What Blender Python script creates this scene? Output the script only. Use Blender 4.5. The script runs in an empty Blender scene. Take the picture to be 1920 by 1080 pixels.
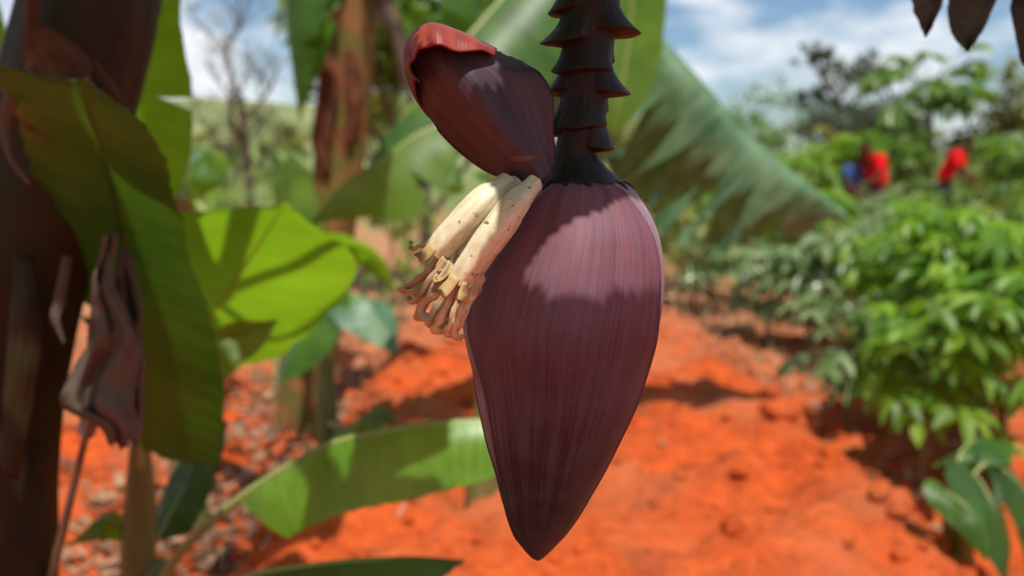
import bpy, math, random
from mathutils import Vector, noise

# ------------------------------------------------------------------ camera, world, sun, exposure
S = bpy.context.scene
COL = S.collection
R = math.radians
F = 1662.0                      # focal length in pixels of a 1920 wide frame
PITCH = R(8.2)
CAMZ = 1.45
cam_d = bpy.data.cameras.new('camera')
cam = bpy.data.objects.new('camera', cam_d)
COL.objects.link(cam)
cam.location = (0, 0, CAMZ)
cam.rotation_euler = (R(90) - PITCH, 0, 0)
cam_d.sensor_width = 36
cam_d.lens = 36 * F / 1920
cam_d.clip_start = 0.02
cam_d.clip_end = 3000
cam_d.dof.use_dof = True
cam_d.dof.focus_distance = 0.565
cam_d.dof.aperture_fstop = 4.3
S.camera = cam

SUN_EL, SUN_AZ = R(67), R(162)   # azimuth measured from +Y (behind the flower) towards +X
world = bpy.data.worlds.new('World')
S.world = world
world.use_nodes = True
wn, wl = world.node_tree.nodes, world.node_tree.links
wn.clear()
w_out = wn.new('ShaderNodeOutputWorld')
w_bg = wn.new('ShaderNodeBackground')
w_sky = wn.new('ShaderNodeTexSky')
w_sky.sky_type = 'NISHITA'
w_sky.sun_disc = False
w_sky.sun_elevation = SUN_EL
w_sky.sun_rotation = SUN_AZ
w_sky.dust_density = 0.6
w_sky.ozone_density = 1.5
w_bg.inputs['Strength'].default_value = 0.095
w_tc = wn.new('ShaderNodeTexCoord')
w_map = wn.new('ShaderNodeMapping')
w_map.inputs['Location'].default_value = (2.2, 9.4, 0.2)
w_map.inputs['Scale'].default_value = (1.0, 1.0, 2.3)
w_n = wn.new('ShaderNodeTexNoise')
w_n.inputs['Scale'].default_value = 5.5
w_n.inputs['Detail'].default_value = 7
w_n.inputs['Roughness'].default_value = 0.52
w_r = wn.new('ShaderNodeValToRGB')
w_r.color_ramp.elements[0].position = 0.47
w_r.color_ramp.elements[0].color = (0, 0, 0, 1)
w_r.color_ramp.elements[1].position = 0.63
w_r.color_ramp.elements[1].color = (1, 1, 1, 1)
w_mix = wn.new('ShaderNodeMix')
w_mix.data_type = 'RGBA'
w_mix.inputs['B'].default_value = (9.3, 9.7, 10.1, 1)
w_tint = wn.new('ShaderNodeMix')
w_tint.data_type = 'RGBA'
w_tint.blend_type = 'MULTIPLY'
w_tint.inputs['Factor'].default_value = 1
w_tint.inputs['B'].default_value = (0.86, 0.96, 1.06, 1)
wl.new(w_tc.outputs['Generated'], w_map.inputs['Vector'])
wl.new(w_map.outputs['Vector'], w_n.inputs['Vector'])
wl.new(w_n.outputs['Fac'], w_r.inputs['Fac'])
wl.new(w_r.outputs['Color'], w_mix.inputs['Factor'])
wl.new(w_sky.outputs['Color'], w_tint.inputs['A'])
wl.new(w_tint.outputs['Result'], w_mix.inputs['A'])
wl.new(w_mix.outputs['Result'], w_bg.inputs['Color'])
wl.new(w_bg.outputs['Background'], w_out.inputs['Surface'])

sun_d = bpy.data.lights.new('sun', 'SUN')
sun_d.energy = 5.0
sun_d.angle = R(0.5)
sun_d.color = (1.0, 0.95, 0.87)
sun = bpy.data.objects.new('sun', sun_d)
COL.objects.link(sun)
SUNV = Vector((math.cos(SUN_EL) * math.sin(SUN_AZ), math.cos(SUN_EL) * math.cos(SUN_AZ), math.sin(SUN_EL)))
sun.rotation_euler = SUNV.to_track_quat('Z', 'Y').to_euler()
sun.location = (0, 0, 12)

S.view_settings.view_transform = 'Standard'
S.view_settings.look = 'None'
S.view_settings.gamma = 1
S.view_settings.exposure = 0.1
S.cycles.use_denoising = True
S.cycles.max_bounces = 8
S.cycles.transmission_bounces = 6
S.cycles.transparent_max_bounces = 6
S.cycles.sample_clamp_indirect = 6

# ------------------------------------------------------------------ helpers
UPV = Vector((0, math.sin(PITCH), math.cos(PITCH)))
FWD = Vector((0, math.cos(PITCH), -math.sin(PITCH)))


def W(px, py, Y):
    """World point at distance Y in front of the camera that the photo shows at (px, py)."""
    d = FWD + Vector((1, 0, 0)) * ((px - 960) / F) + UPV * ((540 - py) / F)
    d = d * (Y / d.y)
    return Vector((0, 0, CAMZ)) + d


def smooth(a, b, x):
    t = max(0.0, min(1.0, (x - a) / (b - a)))
    return t * t * (3 - 2 * t)


def fbm(x, y, z=0.0, o=4):
    return noise.fractal(Vector((x, y, z)), 0.9, 2.1, o)


def interp(tab, x):
    if x <= tab[0][0]:
        return tab[0][1]
    for (a, va), (b, vb) in zip(tab, tab[1:]):
        if x <= b:
            return va + (vb - va) * (x - a) / (b - a)
    return tab[-1][1]


def sm_interp(tab, x):
    """Catmull-Rom through a table of (x, value)."""
    n = len(tab)
    if x <= tab[0][0]:
        return tab[0][1]
    if x >= tab[-1][0]:
        return tab[-1][1]
    for i in range(n - 1):
        if x <= tab[i + 1][0]:
            break
    x0, x1 = tab[i][0], tab[i + 1][0]
    p1, p2 = tab[i][1], tab[i + 1][1]
    m1 = (p2 - tab[max(i - 1, 0)][1]) / (x1 - tab[max(i - 1, 0)][0]) if i > 0 else (p2 - p1) / (x1 - x0)
    m2 = (tab[min(i + 2, n - 1)][1] - p1) / (tab[min(i + 2, n - 1)][0] - x0) if i + 2 < n else (p2 - p1) / (x1 - x0)
    h = x1 - x0
    t = (x - x0) / h
    return (2 * t**3 - 3 * t**2 + 1) * p1 + (t**3 - 2 * t**2 + t) * h * m1 + (-2 * t**3 + 3 * t**2) * p2 + (t**3 - t**2) * h * m2


def spline(pts, n):
    """Catmull-Rom samples through points (any vectors)."""
    pts = [Vector(p) for p in pts]
    if len(pts) == 2:
        return [pts[0].lerp(pts[1], i / (n - 1)) for i in range(n)]
    out = []
    m = len(pts) - 1
    for i in range(n):
        f = i / (n - 1) * m
        k = min(int(f), m - 1)
        t = f - k
        p1, p2 = pts[k], pts[k + 1]
        p0 = pts[k - 1] if k > 0 else p1 * 2 - p2
        p3 = pts[k + 2] if k + 2 <= m else p2 * 2 - p1
        out.append(0.5 * ((2 * p1) + (p2 - p0) * t + (2 * p0 - 5 * p1 + 4 * p2 - p3) * t * t + (3 * p1 - p0 - 3 * p2 + p3) * t**3))
    return out


class MB:
    """Collects vertices, faces and uv coordinates of one mesh."""

    def __init__(self):
        self.v, self.f, self.uv = [], [], []

    def add(self, p, uv=(0, 0)):
        self.v.append(Vector(p))
        self.uv.append(uv)
        return len(self.v) - 1

    def grid(self, rows, uvs=None, wrap=False):
        base = len(self.v)
        n = len(rows[0])
        for i, r in enumerate(rows):
            for j, p in enumerate(r):
                self.add(p, uvs[i][j] if uvs else (j / max(1, n - 1), i / max(1, len(rows) - 1)))
        for i in range(len(rows) - 1):
            for j in range(n if wrap else n - 1):
                k = (j + 1) % n
                self.f.append((base + i * n + j, base + i * n + k, base + (i + 1) * n + k, base + (i + 1) * n + j))
        return base

    def tube(self, pts, radii, seg=8, cap=True, lump=0.0, seed=0, flat=1.0):
        rows, uvs = [], []
        n = len(pts)
        ref = None
        L = 0
        for i in range(n):
            t = (pts[min(i + 1, n - 1)] - pts[max(i - 1, 0)])
            t = t.normalized() if t.length > 1e-9 else Vector((0, 0, 1))
            if ref is None:
                ref = t.orthogonal().normalized()
            ref = (ref - t * ref.dot(t)).normalized()
            b = t.cross(ref)
            r = radii[i] if isinstance(radii, (list, tuple)) else radii
            if i:
                L += (pts[i] - pts[i - 1]).length
            row = []
            for j in range(seg):
                a = 2 * math.pi * j / seg
                rr = r * (1 + (lump * fbm(math.cos(a) * 1.3 + seed, math.sin(a) * 1.3, L * 6) if lump else 0))
                row.append(pts[i] + ref * (math.cos(a) * rr) + b * (math.sin(a) * rr * flat))
            rows.append(row)
            uvs.append([(j / seg, L) for j in range(seg)])
        base = self.grid(rows, uvs, wrap=True)
        if cap:
            for i, p in ((0, pts[0]), (n - 1, pts[-1])):
                c = self.add(p, (0, 0))
                for j in range(seg):
                    k = (j + 1) % seg
                    a, b2 = base + i * seg + j, base + i * seg + k
                    self.f.append((a, c, b2) if i == 0 else (a, b2, c))

    def build(self, name, mat, parent=None, smooth_shade=True, loc=None, hint=None):
        off = Vector((0, 0, 0))
        if parent is not None:
            q = parent
            while q is not None:
                off += q.location
                q = q.parent
        elif loc is not None:
            off = Vector(loc)
        me = bpy.data.meshes.new(name)
        me.from_pydata([tuple(p - off) for p in self.v], [], self.f)
        ul = me.uv_layers.new(name='UVMap')
        idx = [0] * len(me.loops)
        me.loops.foreach_get('vertex_index', idx)
        flat = []
        for i in idx:
            flat.extend(self.uv[i])
        ul.data.foreach_set('uv', flat)
        if smooth_shade:
            me.polygons.foreach_set('use_smooth', [True] * len(me.polygons))
        me.update()
        for m in (mat if isinstance(mat, (list, tuple)) else [mat]):
            me.materials.append(m)
        o = bpy.data.objects.new(name, me)
        COL.objects.link(o)
        if parent is not None:
            o.parent = parent
        elif loc is not None:
            o.location = loc
        return o


def tag(o, label=None, cat=None, group=None, kind=None):
    if label:
        o['label'] = label
    if cat:
        o['category'] = cat
    if group:
        o['group'] = group
    if kind:
        o['kind'] = kind
    return o


def thing(name, label, cat, loc, group=None):
    o = bpy.data.objects.new(name, None)
    o.empty_display_size = 0.1
    COL.objects.link(o)
    o.location = loc
    return tag(o, label, cat, group)


# ------------------------------------------------------------------ materials
class NT:
    def __init__(self, name):
        self.m = bpy.data.materials.new(name)
        self.m.use_nodes = True
        self.t = self.m.node_tree
        self.t.nodes.clear()
        self.out = self.n('ShaderNodeOutputMaterial')

    def n(self, typ, **kw):
        nd = self.t.nodes.new(typ)
        for k, v in kw.items():
            if hasattr(nd, k):
                setattr(nd, k, v)
            else:
                nd.inputs[k].default_value = v
        return nd

    def l(self, a, b):
        self.t.links.new(a, b)

    def noise(self, vec, scale, detail=4, rough=0.55, mapping=None):
        if mapping is not None:
            mp = self.n('ShaderNodeMapping')
            mp.inputs['Scale'].default_value = mapping
            self.l(vec, mp.inputs['Vector'])
            vec = mp.outputs['Vector']
        nd = self.n('ShaderNodeTexNoise')
        nd.inputs['Scale'].default_value = scale
        nd.inputs['Detail'].default_value = detail
        nd.inputs['Roughness'].default_value = rough
        self.l(vec, nd.inputs['Vector'])
        return nd.outputs['Fac']

    def ramp(self, fac, *stops):
        nd = self.n('ShaderNodeValToRGB')
        e = nd.color_ramp.elements
        while len(e) < len(stops):
            e.new(0.5)
        for k, (p, c) in enumerate(stops):
            e[k].position = p
            e[k].color = (*c, 1) if len(c) == 3 else c
        self.l(fac, nd.inputs['Fac'])
        return nd.outputs['Color']

    def mix(self, fac, a, b, blend='MIX'):
        nd = self.n('ShaderNodeMix')
        nd.data_type = 'RGBA'
        nd.blend_type = blend
        for key, x in (('Factor', fac), ('A', a), ('B', b)):
            if isinstance(x, (int, float)):
                nd.inputs[key].default_value = x
            elif isinstance(x, tuple):
                nd.inputs[key].default_value = (*x, 1)
            else:
                self.l(x, nd.inputs[key])
        return nd.outputs['Result']

    def math(self, op, a, b=0.0, c=0.0, clamp=False):
        nd = self.n('ShaderNodeMath')
        nd.operation = op
        nd.use_clamp = clamp
        for i, x in enumerate((a, b, c)):
            if isinstance(x, (int, float)):
                nd.inputs[i].default_value = x
            else:
                self.l(x, nd.inputs[i])
        return nd.outputs[0]

    def bump(self, h, strength=0.3, dist=0.002):
        nd = self.n('ShaderNodeBump')
        nd.inputs['Strength'].default_value = strength
        nd.inputs['Distance'].default_value = dist
        self.l(h, nd.inputs['Height'])
        return nd.outputs['Normal']

    def bsdf(self, color, rough=0.6, spec=0.3, normal=None, **kw):
        p = self.n('ShaderNodeBsdfPrincipled')
        if isinstance(color, tuple):
            p.inputs['Base Color'].default_value = (*color, 1)
        else:
            self.l(color, p.inputs['Base Color'])
        if isinstance(rough, (int, float)):
            p.inputs['Roughness'].default_value = rough
        else:
            self.l(rough, p.inputs['Roughness'])
        p.inputs['Specular IOR Level'].default_value = spec
        for k, v in kw.items():
            p.inputs[k.replace('_', ' ')].default_value = v
        if normal is not None:
            self.l(normal, p.inputs['Normal'])
        return p

    def done(self, shader):
        self.l(shader.outputs[0], self.out.inputs['Surface'])
        return self.m


def leaf_mat(name, c1, c2, tc, trans=0.4, rough=0.42, spec=0.4, veins=70.0, brown=0.0):
    """Banana blade: parallel side veins across the blade, thin enough to let light through."""
    k = NT(name)
    tc_ = k.n('ShaderNodeTexCoord')
    uv = tc_.outputs['UV']
    ob = tc_.outputs['Object']
    big = k.noise(ob, 7.0, 5, 0.6)
    vein = k.noise(uv, 1.0, 3, 0.7, (veins, 1.2, 1))
    f = k.math('ADD', k.math('MULTIPLY', big, 0.6), k.math('MULTIPLY', vein, 0.4))
    col = k.ramp(f, (0.38, c1), (0.62, c2))
    tcol = k.mix(k.ramp(f, (0.35, (0, 0, 0)), (0.65, (1, 1, 1))), tuple(x * 0.72 for x in tc), tc)
    if brown:
        sep = k.n('ShaderNodeSeparateXYZ')
        k.l(uv, sep.inputs[0])
        edge = k.math('ADD', k.math('ABSOLUTE', sep.outputs['Y']), k.math('MULTIPLY', k.math('SUBTRACT', k.noise(ob, 16, 4), 0.5), 0.7))
        e = k.ramp(edge, (1.0 - brown * 0.35, (0, 0, 0)), (1.05 - brown * 0.1, (1, 1, 1)))
        col = k.mix(e, col, (0.20, 0.12, 0.05))
        tcol = k.mix(e, tcol, (0.22, 0.12, 0.04))
    nb = k.bump(vein, 0.35, 0.003)
    p = k.bsdf(col, rough, spec, nb)
    t = k.n('ShaderNodeBsdfTranslucent')
    k.l(tcol, t.inputs['Color'])
    m = k.n('ShaderNodeMixShader')
    m.inputs[0].default_value = trans
    k.l(p.outputs[0], m.inputs[1])
    k.l(t.outputs[0], m.inputs[2])
    return k.done(m)


def foliage_mat(name, c1, c2, c3, tc, trans=0.35, rough=0.5):
    """Many small leaves: each leaf its own tint."""
    k = NT(name)
    g = k.n('ShaderNodeNewGeometry')
    tc_ = k.n('ShaderNodeTexCoord')
    r = g.outputs['Random Per Island']
    f = k.math('ADD', k.math('MULTIPLY', r, 0.65), k.math('MULTIPLY', k.noise(tc_.outputs['Object'], 1.6, 3), 0.35))
    col = k.ramp(f, (0.15, c1), (0.5, c2), (0.85, c3))
    p = k.bsdf(col, rough - 0.08, 0.5)
    t = k.n('ShaderNodeBsdfTranslucent')
    k.l(k.mix(0.6, col, tc), t.inputs['Color'])
    m = k.n('ShaderNodeMixShader')
    m.inputs[0].default_value = trans
    k.l(p.outputs[0], m.inputs[1])
    k.l(t.outputs[0], m.inputs[2])
    return k.done(m)


def streak_mat(name, c1, c2, c3, su=9.0, sv=3.0, rough=0.6, spec=0.25, bump=0.5, patch=(0.35, 0.65)):
    """Fibrous stems and stalks: streaks along the length."""
    k = NT(name)
    tc_ = k.n('ShaderNodeTexCoord')
    st = k.noise(tc_.outputs['UV'], 1.0, 5, 0.6, (su, sv, 1))
    pt = k.noise(tc_.outputs['Object'], 9.0, 5, 0.6)
    col = k.ramp(st, (0.35, c1), (0.62, c2))
    col = k.mix(k.ramp(pt, (patch[0], (0, 0, 0)), (patch[1], (1, 1, 1))), col, c3)
    nb = k.bump(k.math('ADD', st, k.math('MULTIPLY', pt, 0.5)), bump, 0.004)
    return k.done(k.bsdf(col, rough, spec, nb))


def bract_mat(name, deep, mid, bloom, bloom_amt, su=34.0, rough=0.45, tip=None):
    """Waxy bract: deep maroon with fine ribs running lengthways and a pale bloom that lies in streaks."""
    k = NT(name)
    tc_ = k.n('ShaderNodeTexCoord')
    uv = tc_.outputs['UV']
    fine = k.noise(uv, 1.0, 6, 0.62, (su * 4.2, 2.2, 1))
    wide = k.noise(uv, 1.0, 4, 0.55, (su * 0.55, 1.1, 1))
    patch = k.noise(tc_.outputs['Object'], 17.0, 5, 0.62)
    scr = k.noise(uv, 1.0, 3, 0.5, (su * 1.6, 11.0, 1))
    col = k.ramp(wide, (0.32, deep), (0.68, mid))
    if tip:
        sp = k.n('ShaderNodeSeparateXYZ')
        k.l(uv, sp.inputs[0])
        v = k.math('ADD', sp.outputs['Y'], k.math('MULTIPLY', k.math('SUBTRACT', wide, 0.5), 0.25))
        col = k.mix(k.ramp(v, (0.20, (0, 0, 0)), (0.40, (0.62, 0.62, 0.62)), (0.80, (1, 1, 1))), col, tip)  # natural darkening to the point, steepened to paint in the lower bud's shade
    b = k.math('ADD', k.math('MULTIPLY', fine, 0.50), k.math('ADD', k.math('MULTIPLY', wide, 0.16), k.math('MULTIPLY', patch, 0.46)))
    sep = k.n('ShaderNodeSeparateXYZ')
    k.l(uv, sep.inputs[0])
    # the bloom is thick on the shoulder and rubbed thin towards the point; it also paints the sunlit band paler
    b = k.math('ADD', b, k.math('MULTIPLY', k.math('SUBTRACT', 0.42, sep.outputs['Y']), 0.17))
    bl = k.math('MULTIPLY', k.ramp(b, (0.42, (0, 0, 0)), (0.80, (1, 1, 1))), bloom_amt)
    col = k.mix(bl, col, bloom)
    col = k.mix(k.math('MULTIPLY', k.ramp(scr, (0.70, (0, 0, 0)), (0.77, (1, 1, 1))), 0.55), col, tuple(x * 0.35 for x in deep))
    speck = k.noise(tc_.outputs['Object'], 420.0, 2, 0.5)
    col = k.mix(k.math('MULTIPLY', k.ramp(speck, (0.70, (0, 0, 0)), (0.78, (1, 1, 1))), 0.35), col, bloom)
    nb = k.bump(k.math('ADD', fine, k.math('MULTIPLY', wide, 0.8)), 0.35, 0.0011)
    r = k.math('ADD', rough, k.math('MULTIPLY', bl, 0.3), clamp=True)
    return k.done(k.bsdf(col, r, 0.28, nb))


M = {}
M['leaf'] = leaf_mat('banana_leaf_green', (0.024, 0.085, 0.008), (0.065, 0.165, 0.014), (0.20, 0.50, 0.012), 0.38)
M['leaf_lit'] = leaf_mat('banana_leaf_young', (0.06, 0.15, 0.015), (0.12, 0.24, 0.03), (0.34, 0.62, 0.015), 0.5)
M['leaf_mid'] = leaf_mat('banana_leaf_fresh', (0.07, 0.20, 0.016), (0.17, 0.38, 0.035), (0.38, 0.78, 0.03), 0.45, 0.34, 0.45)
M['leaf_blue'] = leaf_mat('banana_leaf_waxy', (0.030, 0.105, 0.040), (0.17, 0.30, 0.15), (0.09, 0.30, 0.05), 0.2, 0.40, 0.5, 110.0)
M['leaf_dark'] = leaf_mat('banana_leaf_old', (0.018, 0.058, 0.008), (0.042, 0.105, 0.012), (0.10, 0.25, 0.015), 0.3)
M['leaf_dead'] = leaf_mat('banana_leaf_dead', (0.085, 0.062, 0.045), (0.20, 0.155, 0.12), (0.18, 0.115, 0.07), 0.2, 0.85, 0.08)
M['leaf_scorched'] = leaf_mat('banana_leaf_scorched', (0.010, 0.006, 0.004), (0.028, 0.017, 0.010), (0.03, 0.015, 0.006), 0.1, 0.8, 0.1)
M['midrib'] = streak_mat('midrib_pale_green', (0.16, 0.24, 0.05), (0.27, 0.33, 0.10), (0.34, 0.30, 0.10), 6, 5, 0.4, 0.4, 0.2)
M['midrib_dead'] = streak_mat('midrib_dry', (0.10, 0.06, 0.035), (0.24, 0.15, 0.09), (0.14, 0.08, 0.05), 6, 8, 0.8, 0.1, 0.4)
M['stem_old'] = streak_mat('pseudostem_dark', (0.006, 0.003, 0.002), (0.050, 0.017, 0.007), (0.022, 0.024, 0.004), 10, 2.5, 0.6, 0.25, 0.7)
M['stem_brown'] = streak_mat('pseudostem_brown', (0.16, 0.055, 0.022), (0.34, 0.14, 0.055), (0.13, 0.12, 0.025), 9, 2.0, 0.7, 0.2, 0.6, (0.42, 0.6))
M['stem_green'] = streak_mat('pseudostem_green', (0.08, 0.12, 0.025), (0.20, 0.24, 0.07), (0.16, 0.14, 0.05), 8, 2.5, 0.5, 0.35, 0.4)
M['sheath'] = streak_mat('sheath_dry', (0.10, 0.030, 0.012), (0.20, 0.072, 0.030), (0.045, 0.018, 0.010), 12, 3, 0.75, 0.15, 0.7)
M['bark'] = streak_mat('bark_grey_brown', (0.07, 0.05, 0.035), (0.17, 0.13, 0.10), (0.10, 0.075, 0.05), 8, 5, 0.85, 0.1, 0.8)
M['stalk'] = streak_mat('stem_cassava', (0.13, 0.10, 0.06), (0.25, 0.21, 0.12), (0.12, 0.15, 0.05), 5, 9, 0.7, 0.2, 0.5)
M['fol_mid'] = foliage_mat('foliage_mid', (0.035, 0.095, 0.012), (0.09, 0.20, 0.022), (0.22, 0.34, 0.05), (0.34, 0.56, 0.03))
M['fol_bright'] = foliage_mat('foliage_bright', (0.05, 0.14, 0.010), (0.13, 0.29, 0.018), (0.27, 0.43, 0.04), (0.42, 0.70, 0.02), 0.45)
M['fol_grey'] = foliage_mat('foliage_grey', (0.07, 0.14, 0.045), (0.16, 0.25, 0.085), (0.34, 0.42, 0.22), (0.34, 0.52, 0.12), 0.32, 0.38)
M['fol_olive'] = foliage_mat('foliage_olive', (0.08, 0.10, 0.02), (0.20, 0.23, 0.04), (0.40, 0.38, 0.09), (0.46, 0.48, 0.05), 0.38)
M['fol_dim'] = foliage_mat('foliage_dim', (0.045, 0.065, 0.04), (0.085, 0.115, 0.06), (0.13, 0.16, 0.085), (0.16, 0.22, 0.08), 0.25)
M['dry'] = foliage_mat('dry_grass', (0.20, 0.12, 0.06), (0.36, 0.25, 0.13), (0.50, 0.40, 0.23), (0.45, 0.33, 0.15), 0.25, 0.8)
M['litter'] = foliage_mat('dry_litter', (0.09, 0.040, 0.022), (0.22, 0.115, 0.06), (0.46, 0.31, 0.18), (0.4, 0.22, 0.10), 0.15, 0.85)


def soil_mat():
    k = NT('red_soil')
    g = k.n('ShaderNodeNewGeometry')
    pos = g.outputs['Position']
    sep = k.n('ShaderNodeSeparateXYZ')
    k.l(pos, sep.inputs[0])
    n1 = k.noise(pos, 1.7, 6, 0.6)
    n2 = k.noise(pos, 14.0, 6, 0.65)
    n3 = k.noise(pos, 70.0, 4, 0.6)
    col = k.ramp(n2, (0.26, (0.30, 0.048, 0.013)), (0.44, (0.62, 0.100, 0.022)), (0.58, (0.72, 0.120, 0.026)), (0.75, (0.80, 0.165, 0.045)))
    n4 = k.noise(pos, 4.2, 5, 0.6)
    col = k.mix(k.ramp(n4, (0.50, (0, 0, 0)), (0.66, (0.62, 0.62, 0.62))), col, (0.30, 0.050, 0.016))
    col = k.mix(k.ramp(n1, (0.45, (0, 0, 0)), (0.68, (0.55, 0.55, 0.55))), col, (0.52, 0.175, 0.075))
    # farther out the soil is covered with dry and green growth
    d = k.math('ADD', sep.outputs['Y'], k.math('MULTIPLY', k.math('SUBTRACT', n1, 0.5), 9.0))
    col = k.mix(k.ramp(k.math('DIVIDE', d, 30.0), (0.14, (0, 0, 0)), (0.31, (0.78, 0.78, 0.78))), col, k.ramp(n2, (0.3, (0.36, 0.20, 0.10)), (0.7, (0.52, 0.35, 0.19))))
    col = k.mix(k.ramp(k.math('DIVIDE', d, 60.0), (0.26, (0, 0, 0)), (0.48, (1, 1, 1))), col, k.ramp(n1, (0.35, (0.10, 0.16, 0.045)), (0.65, (0.26, 0.27, 0.10))))
    h = k.math('ADD', k.math('MULTIPLY', n2, 1.0), k.math('MULTIPLY', n3, 0.35))
    nb = k.bump(h, 1.0, 0.05)
    return k.done(k.bsdf(col, 0.95, 0.08, nb))


M['soil'] = soil_mat()


def hill_mat():
    k = NT('hill_green')
    tc_ = k.n('ShaderNodeTexCoord')
    n = k.noise(tc_.outputs['Object'], 0.22, 8, 0.65)
    n2 = k.noise(tc_.outputs['Object'], 0.05, 3, 0.5)
    col = k.ramp(n, (0.36, (0.06, 0.10, 0.03)), (0.50, (0.16, 0.21, 0.07)), (0.66, (0.34, 0.31, 0.15)))
    col = k.mix(k.math('MULTIPLY', n2, 0.5), col, (0.24, 0.25, 0.13))
    return k.done(k.bsdf(col, 0.95, 0.05))


M['hill'] = hill_mat()

# ------------------------------------------------------------------ ground, hills
BED_L, BED_R = -0.80, 1.42


def ground_h(x, y):
    wob = 0.10 * noise.noise(Vector((y * 0.9, 3.3, 0)))
    l = smooth(BED_L - 0.22 + wob, BED_L + 0.16 + wob, x)
    r = 1 - smooth(BED_R - 0.25 - wob, BED_R + 0.2 - wob, x)
    bed = 0.30 * l * r * (1 - smooth(6.4, 8.4, y)) * smooth(0.5, 1.5, y)
    near = 1 - smooth(14, 26, y)
    h = bed + near * (0.095 * fbm(x * 1.3, y * 1.3, 1.0) + 0.042 * fbm(x * 5, y * 5, 4.0) + 0.013 * fbm(x * 16, y * 16, 7.0, 2))
    if 2 < y < 4 and -1 < x < 1.5:
        for (x0, y0, x1, y1, dp, wd) in ((-0.20, 2.9, -0.05, 3.45, 0.10, 0.05), (0.50, 3.25, 0.62, 3.3, 0.05, 0.04), (0.98, 2.9, 1.05, 3.5, 0.06, 0.07)):
            dx, dy = x1 - x0, y1 - y0
            t = max(0, min(1, ((x - x0) * dx + (y - y0) * dy) / (dx * dx + dy * dy)))
            dd = math.hypot(x - x0 - t * dx, y - y0 - t * dy) + 0.03 * noise.noise(Vector((x * 7, y * 7, 2)))
            h -= dp * math.exp(-(dd / wd) ** 2)
    h += smooth(60, 400, y) * 4 * fbm(x * 0.01, y * 0.01, 9)
    return h


def axis(fine0, fine1, step, lo, hi, grow=1.18):
    a = []
    v = fine0
    while v <= fine1:
        a.append(v)
        v += step
    s, v = step, a[-1]
    while v < hi:
        s *= grow
        v += s
        a.append(v)
    s, v = step, a[0]
    while v > lo:
        s *= grow
        v -= s
        a.insert(0, v)
    return a


gx = axis(-3.2, 4.4, 0.04, -600, 600)
gy = axis(1.6, 9.0, 0.04, -60, 900)
b = MB()
b.grid([[Vector((x, y, ground_h(x, y))) for x in gx] for y in gy])
tag(b.build('ground', M['soil']), 'red garden soil heaped into a long bed', kind='structure')

b = MB()
rows = []
for i in range(16):
    t = i / 15
    y = 70 + 130 * t
    row = []
    for j in range(121):
        x = -190 + 330 * j / 120
        top = 1.5 + 11.5 * math.exp(-((x + 55) / 60) ** 2) + 2.2 * fbm(x * 0.03, 2.0, 0, 4)
        row.append(Vector((x, y, -2 + (top + 2) * math.sin(t * math.pi / 2) ** 0.9 + 0.5 * fbm(x * 0.12, y * 0.12, 5))))
    rows.append(row)
b.grid(rows)
tag(b.build('hills', M['hill']), 'low green hill', kind='structure')

# soil clods lying on the bed and in the furrows
rnd = random.Random(5)


def clod(mb, c, r, seed, flat=0.7):
    rows, seg = [], 9
    for i in range(6):
        ph = math.pi * i / 5
        row = []
        for j in range(seg):
            a = 2 * math.pi * j / seg
            d = Vector((math.sin(ph) * math.cos(a), math.sin(ph) * math.sin(a), math.cos(ph)))
            q = r * (1 + 0.45 * noise.noise(d * 1.8 + Vector((seed, seed * 0.7, 0))))
            row.append(Vector(c) + Vector((d.x * q, d.y * q, d.z * q * flat)))
        rows.append(row)
    mb.grid(rows, wrap=True)


cl = MB()
for i in range(3200):
    y = rnd.uniform(2.3, 8.5)
    x = rnd.uniform(-2.4, 2.6)
    edge = min(abs(x - BED_L), abs(x - BED_R))
    if rnd.random() > 0.28 + 0.75 * math.exp(-(edge / 0.28) ** 2):
        continue
    r = rnd.uniform(0.006, 0.03) * (2.2 if rnd.random() < 0.06 else 1) * (1.25 if edge < 0.3 else 0.8)
    clod(cl, (x, y, ground_h(x, y) + r * 0.25), r, i * 1.37)
tag(cl.build('soil_clods', M['soil']), 'crumbled red soil clods', kind='stuff')

# ------------------------------------------------------------------ banana flower (the subject)
Y0 = 0.60
KP = (W(960, 600, Y0) - W(960, 599, Y0)).length        # metres per photo pixel on the flower's plane
XR = Vector((1, 0, 0))
TOCAM = Vector((0, -1, 0))

LEFT = [(332, 1024), (345, 1012), (375, 985), (410, 958), (450, 930), (500, 900), (550, 880), (597, 869), (650, 876), (705, 889), (780, 902), (835, 915), (890, 932), (945, 947), (990, 965), (1030, 988), (1044, 998), (1051, 1006)]
RIGHT = [(332, 1150), (345, 1171), (362, 1188), (408, 1216), (448, 1231), (505, 1239), (551, 1239), (580, 1236), (625, 1227), (665, 1215), (705, 1202), (755, 1184), (810, 1159), (870, 1130), (925, 1100), (970, 1074), (1010, 1045), (1035, 1026), (1044, 1018), (1051, 1011)]


def bud_ring(py):
    l, r = sm_interp(LEFT, py), sm_interp(RIGHT, py)
    return (l + r) / 2, (r - l) / 2


def bud_pt(py, th, off=0.0):
    """th = 0 at the photo's right side, 90 degrees towards the camera; off in metres."""
    cx, hw = bud_ring(py)
    top = math.exp(-max(0, py - 332) / 34)
    fl = 1 + top * (0.028 * math.sin(13 * th + 0.6) + 0.016 * math.sin(23 * th)) + 0.006 * math.sin(7 * th + py * 0.004)
    c = W(cx, py, Y0)
    rr = hw * KP * fl + off
    return c + XR * (rr * math.cos(th)) + TOCAM * (rr * 0.97 * math.sin(th))


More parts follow.
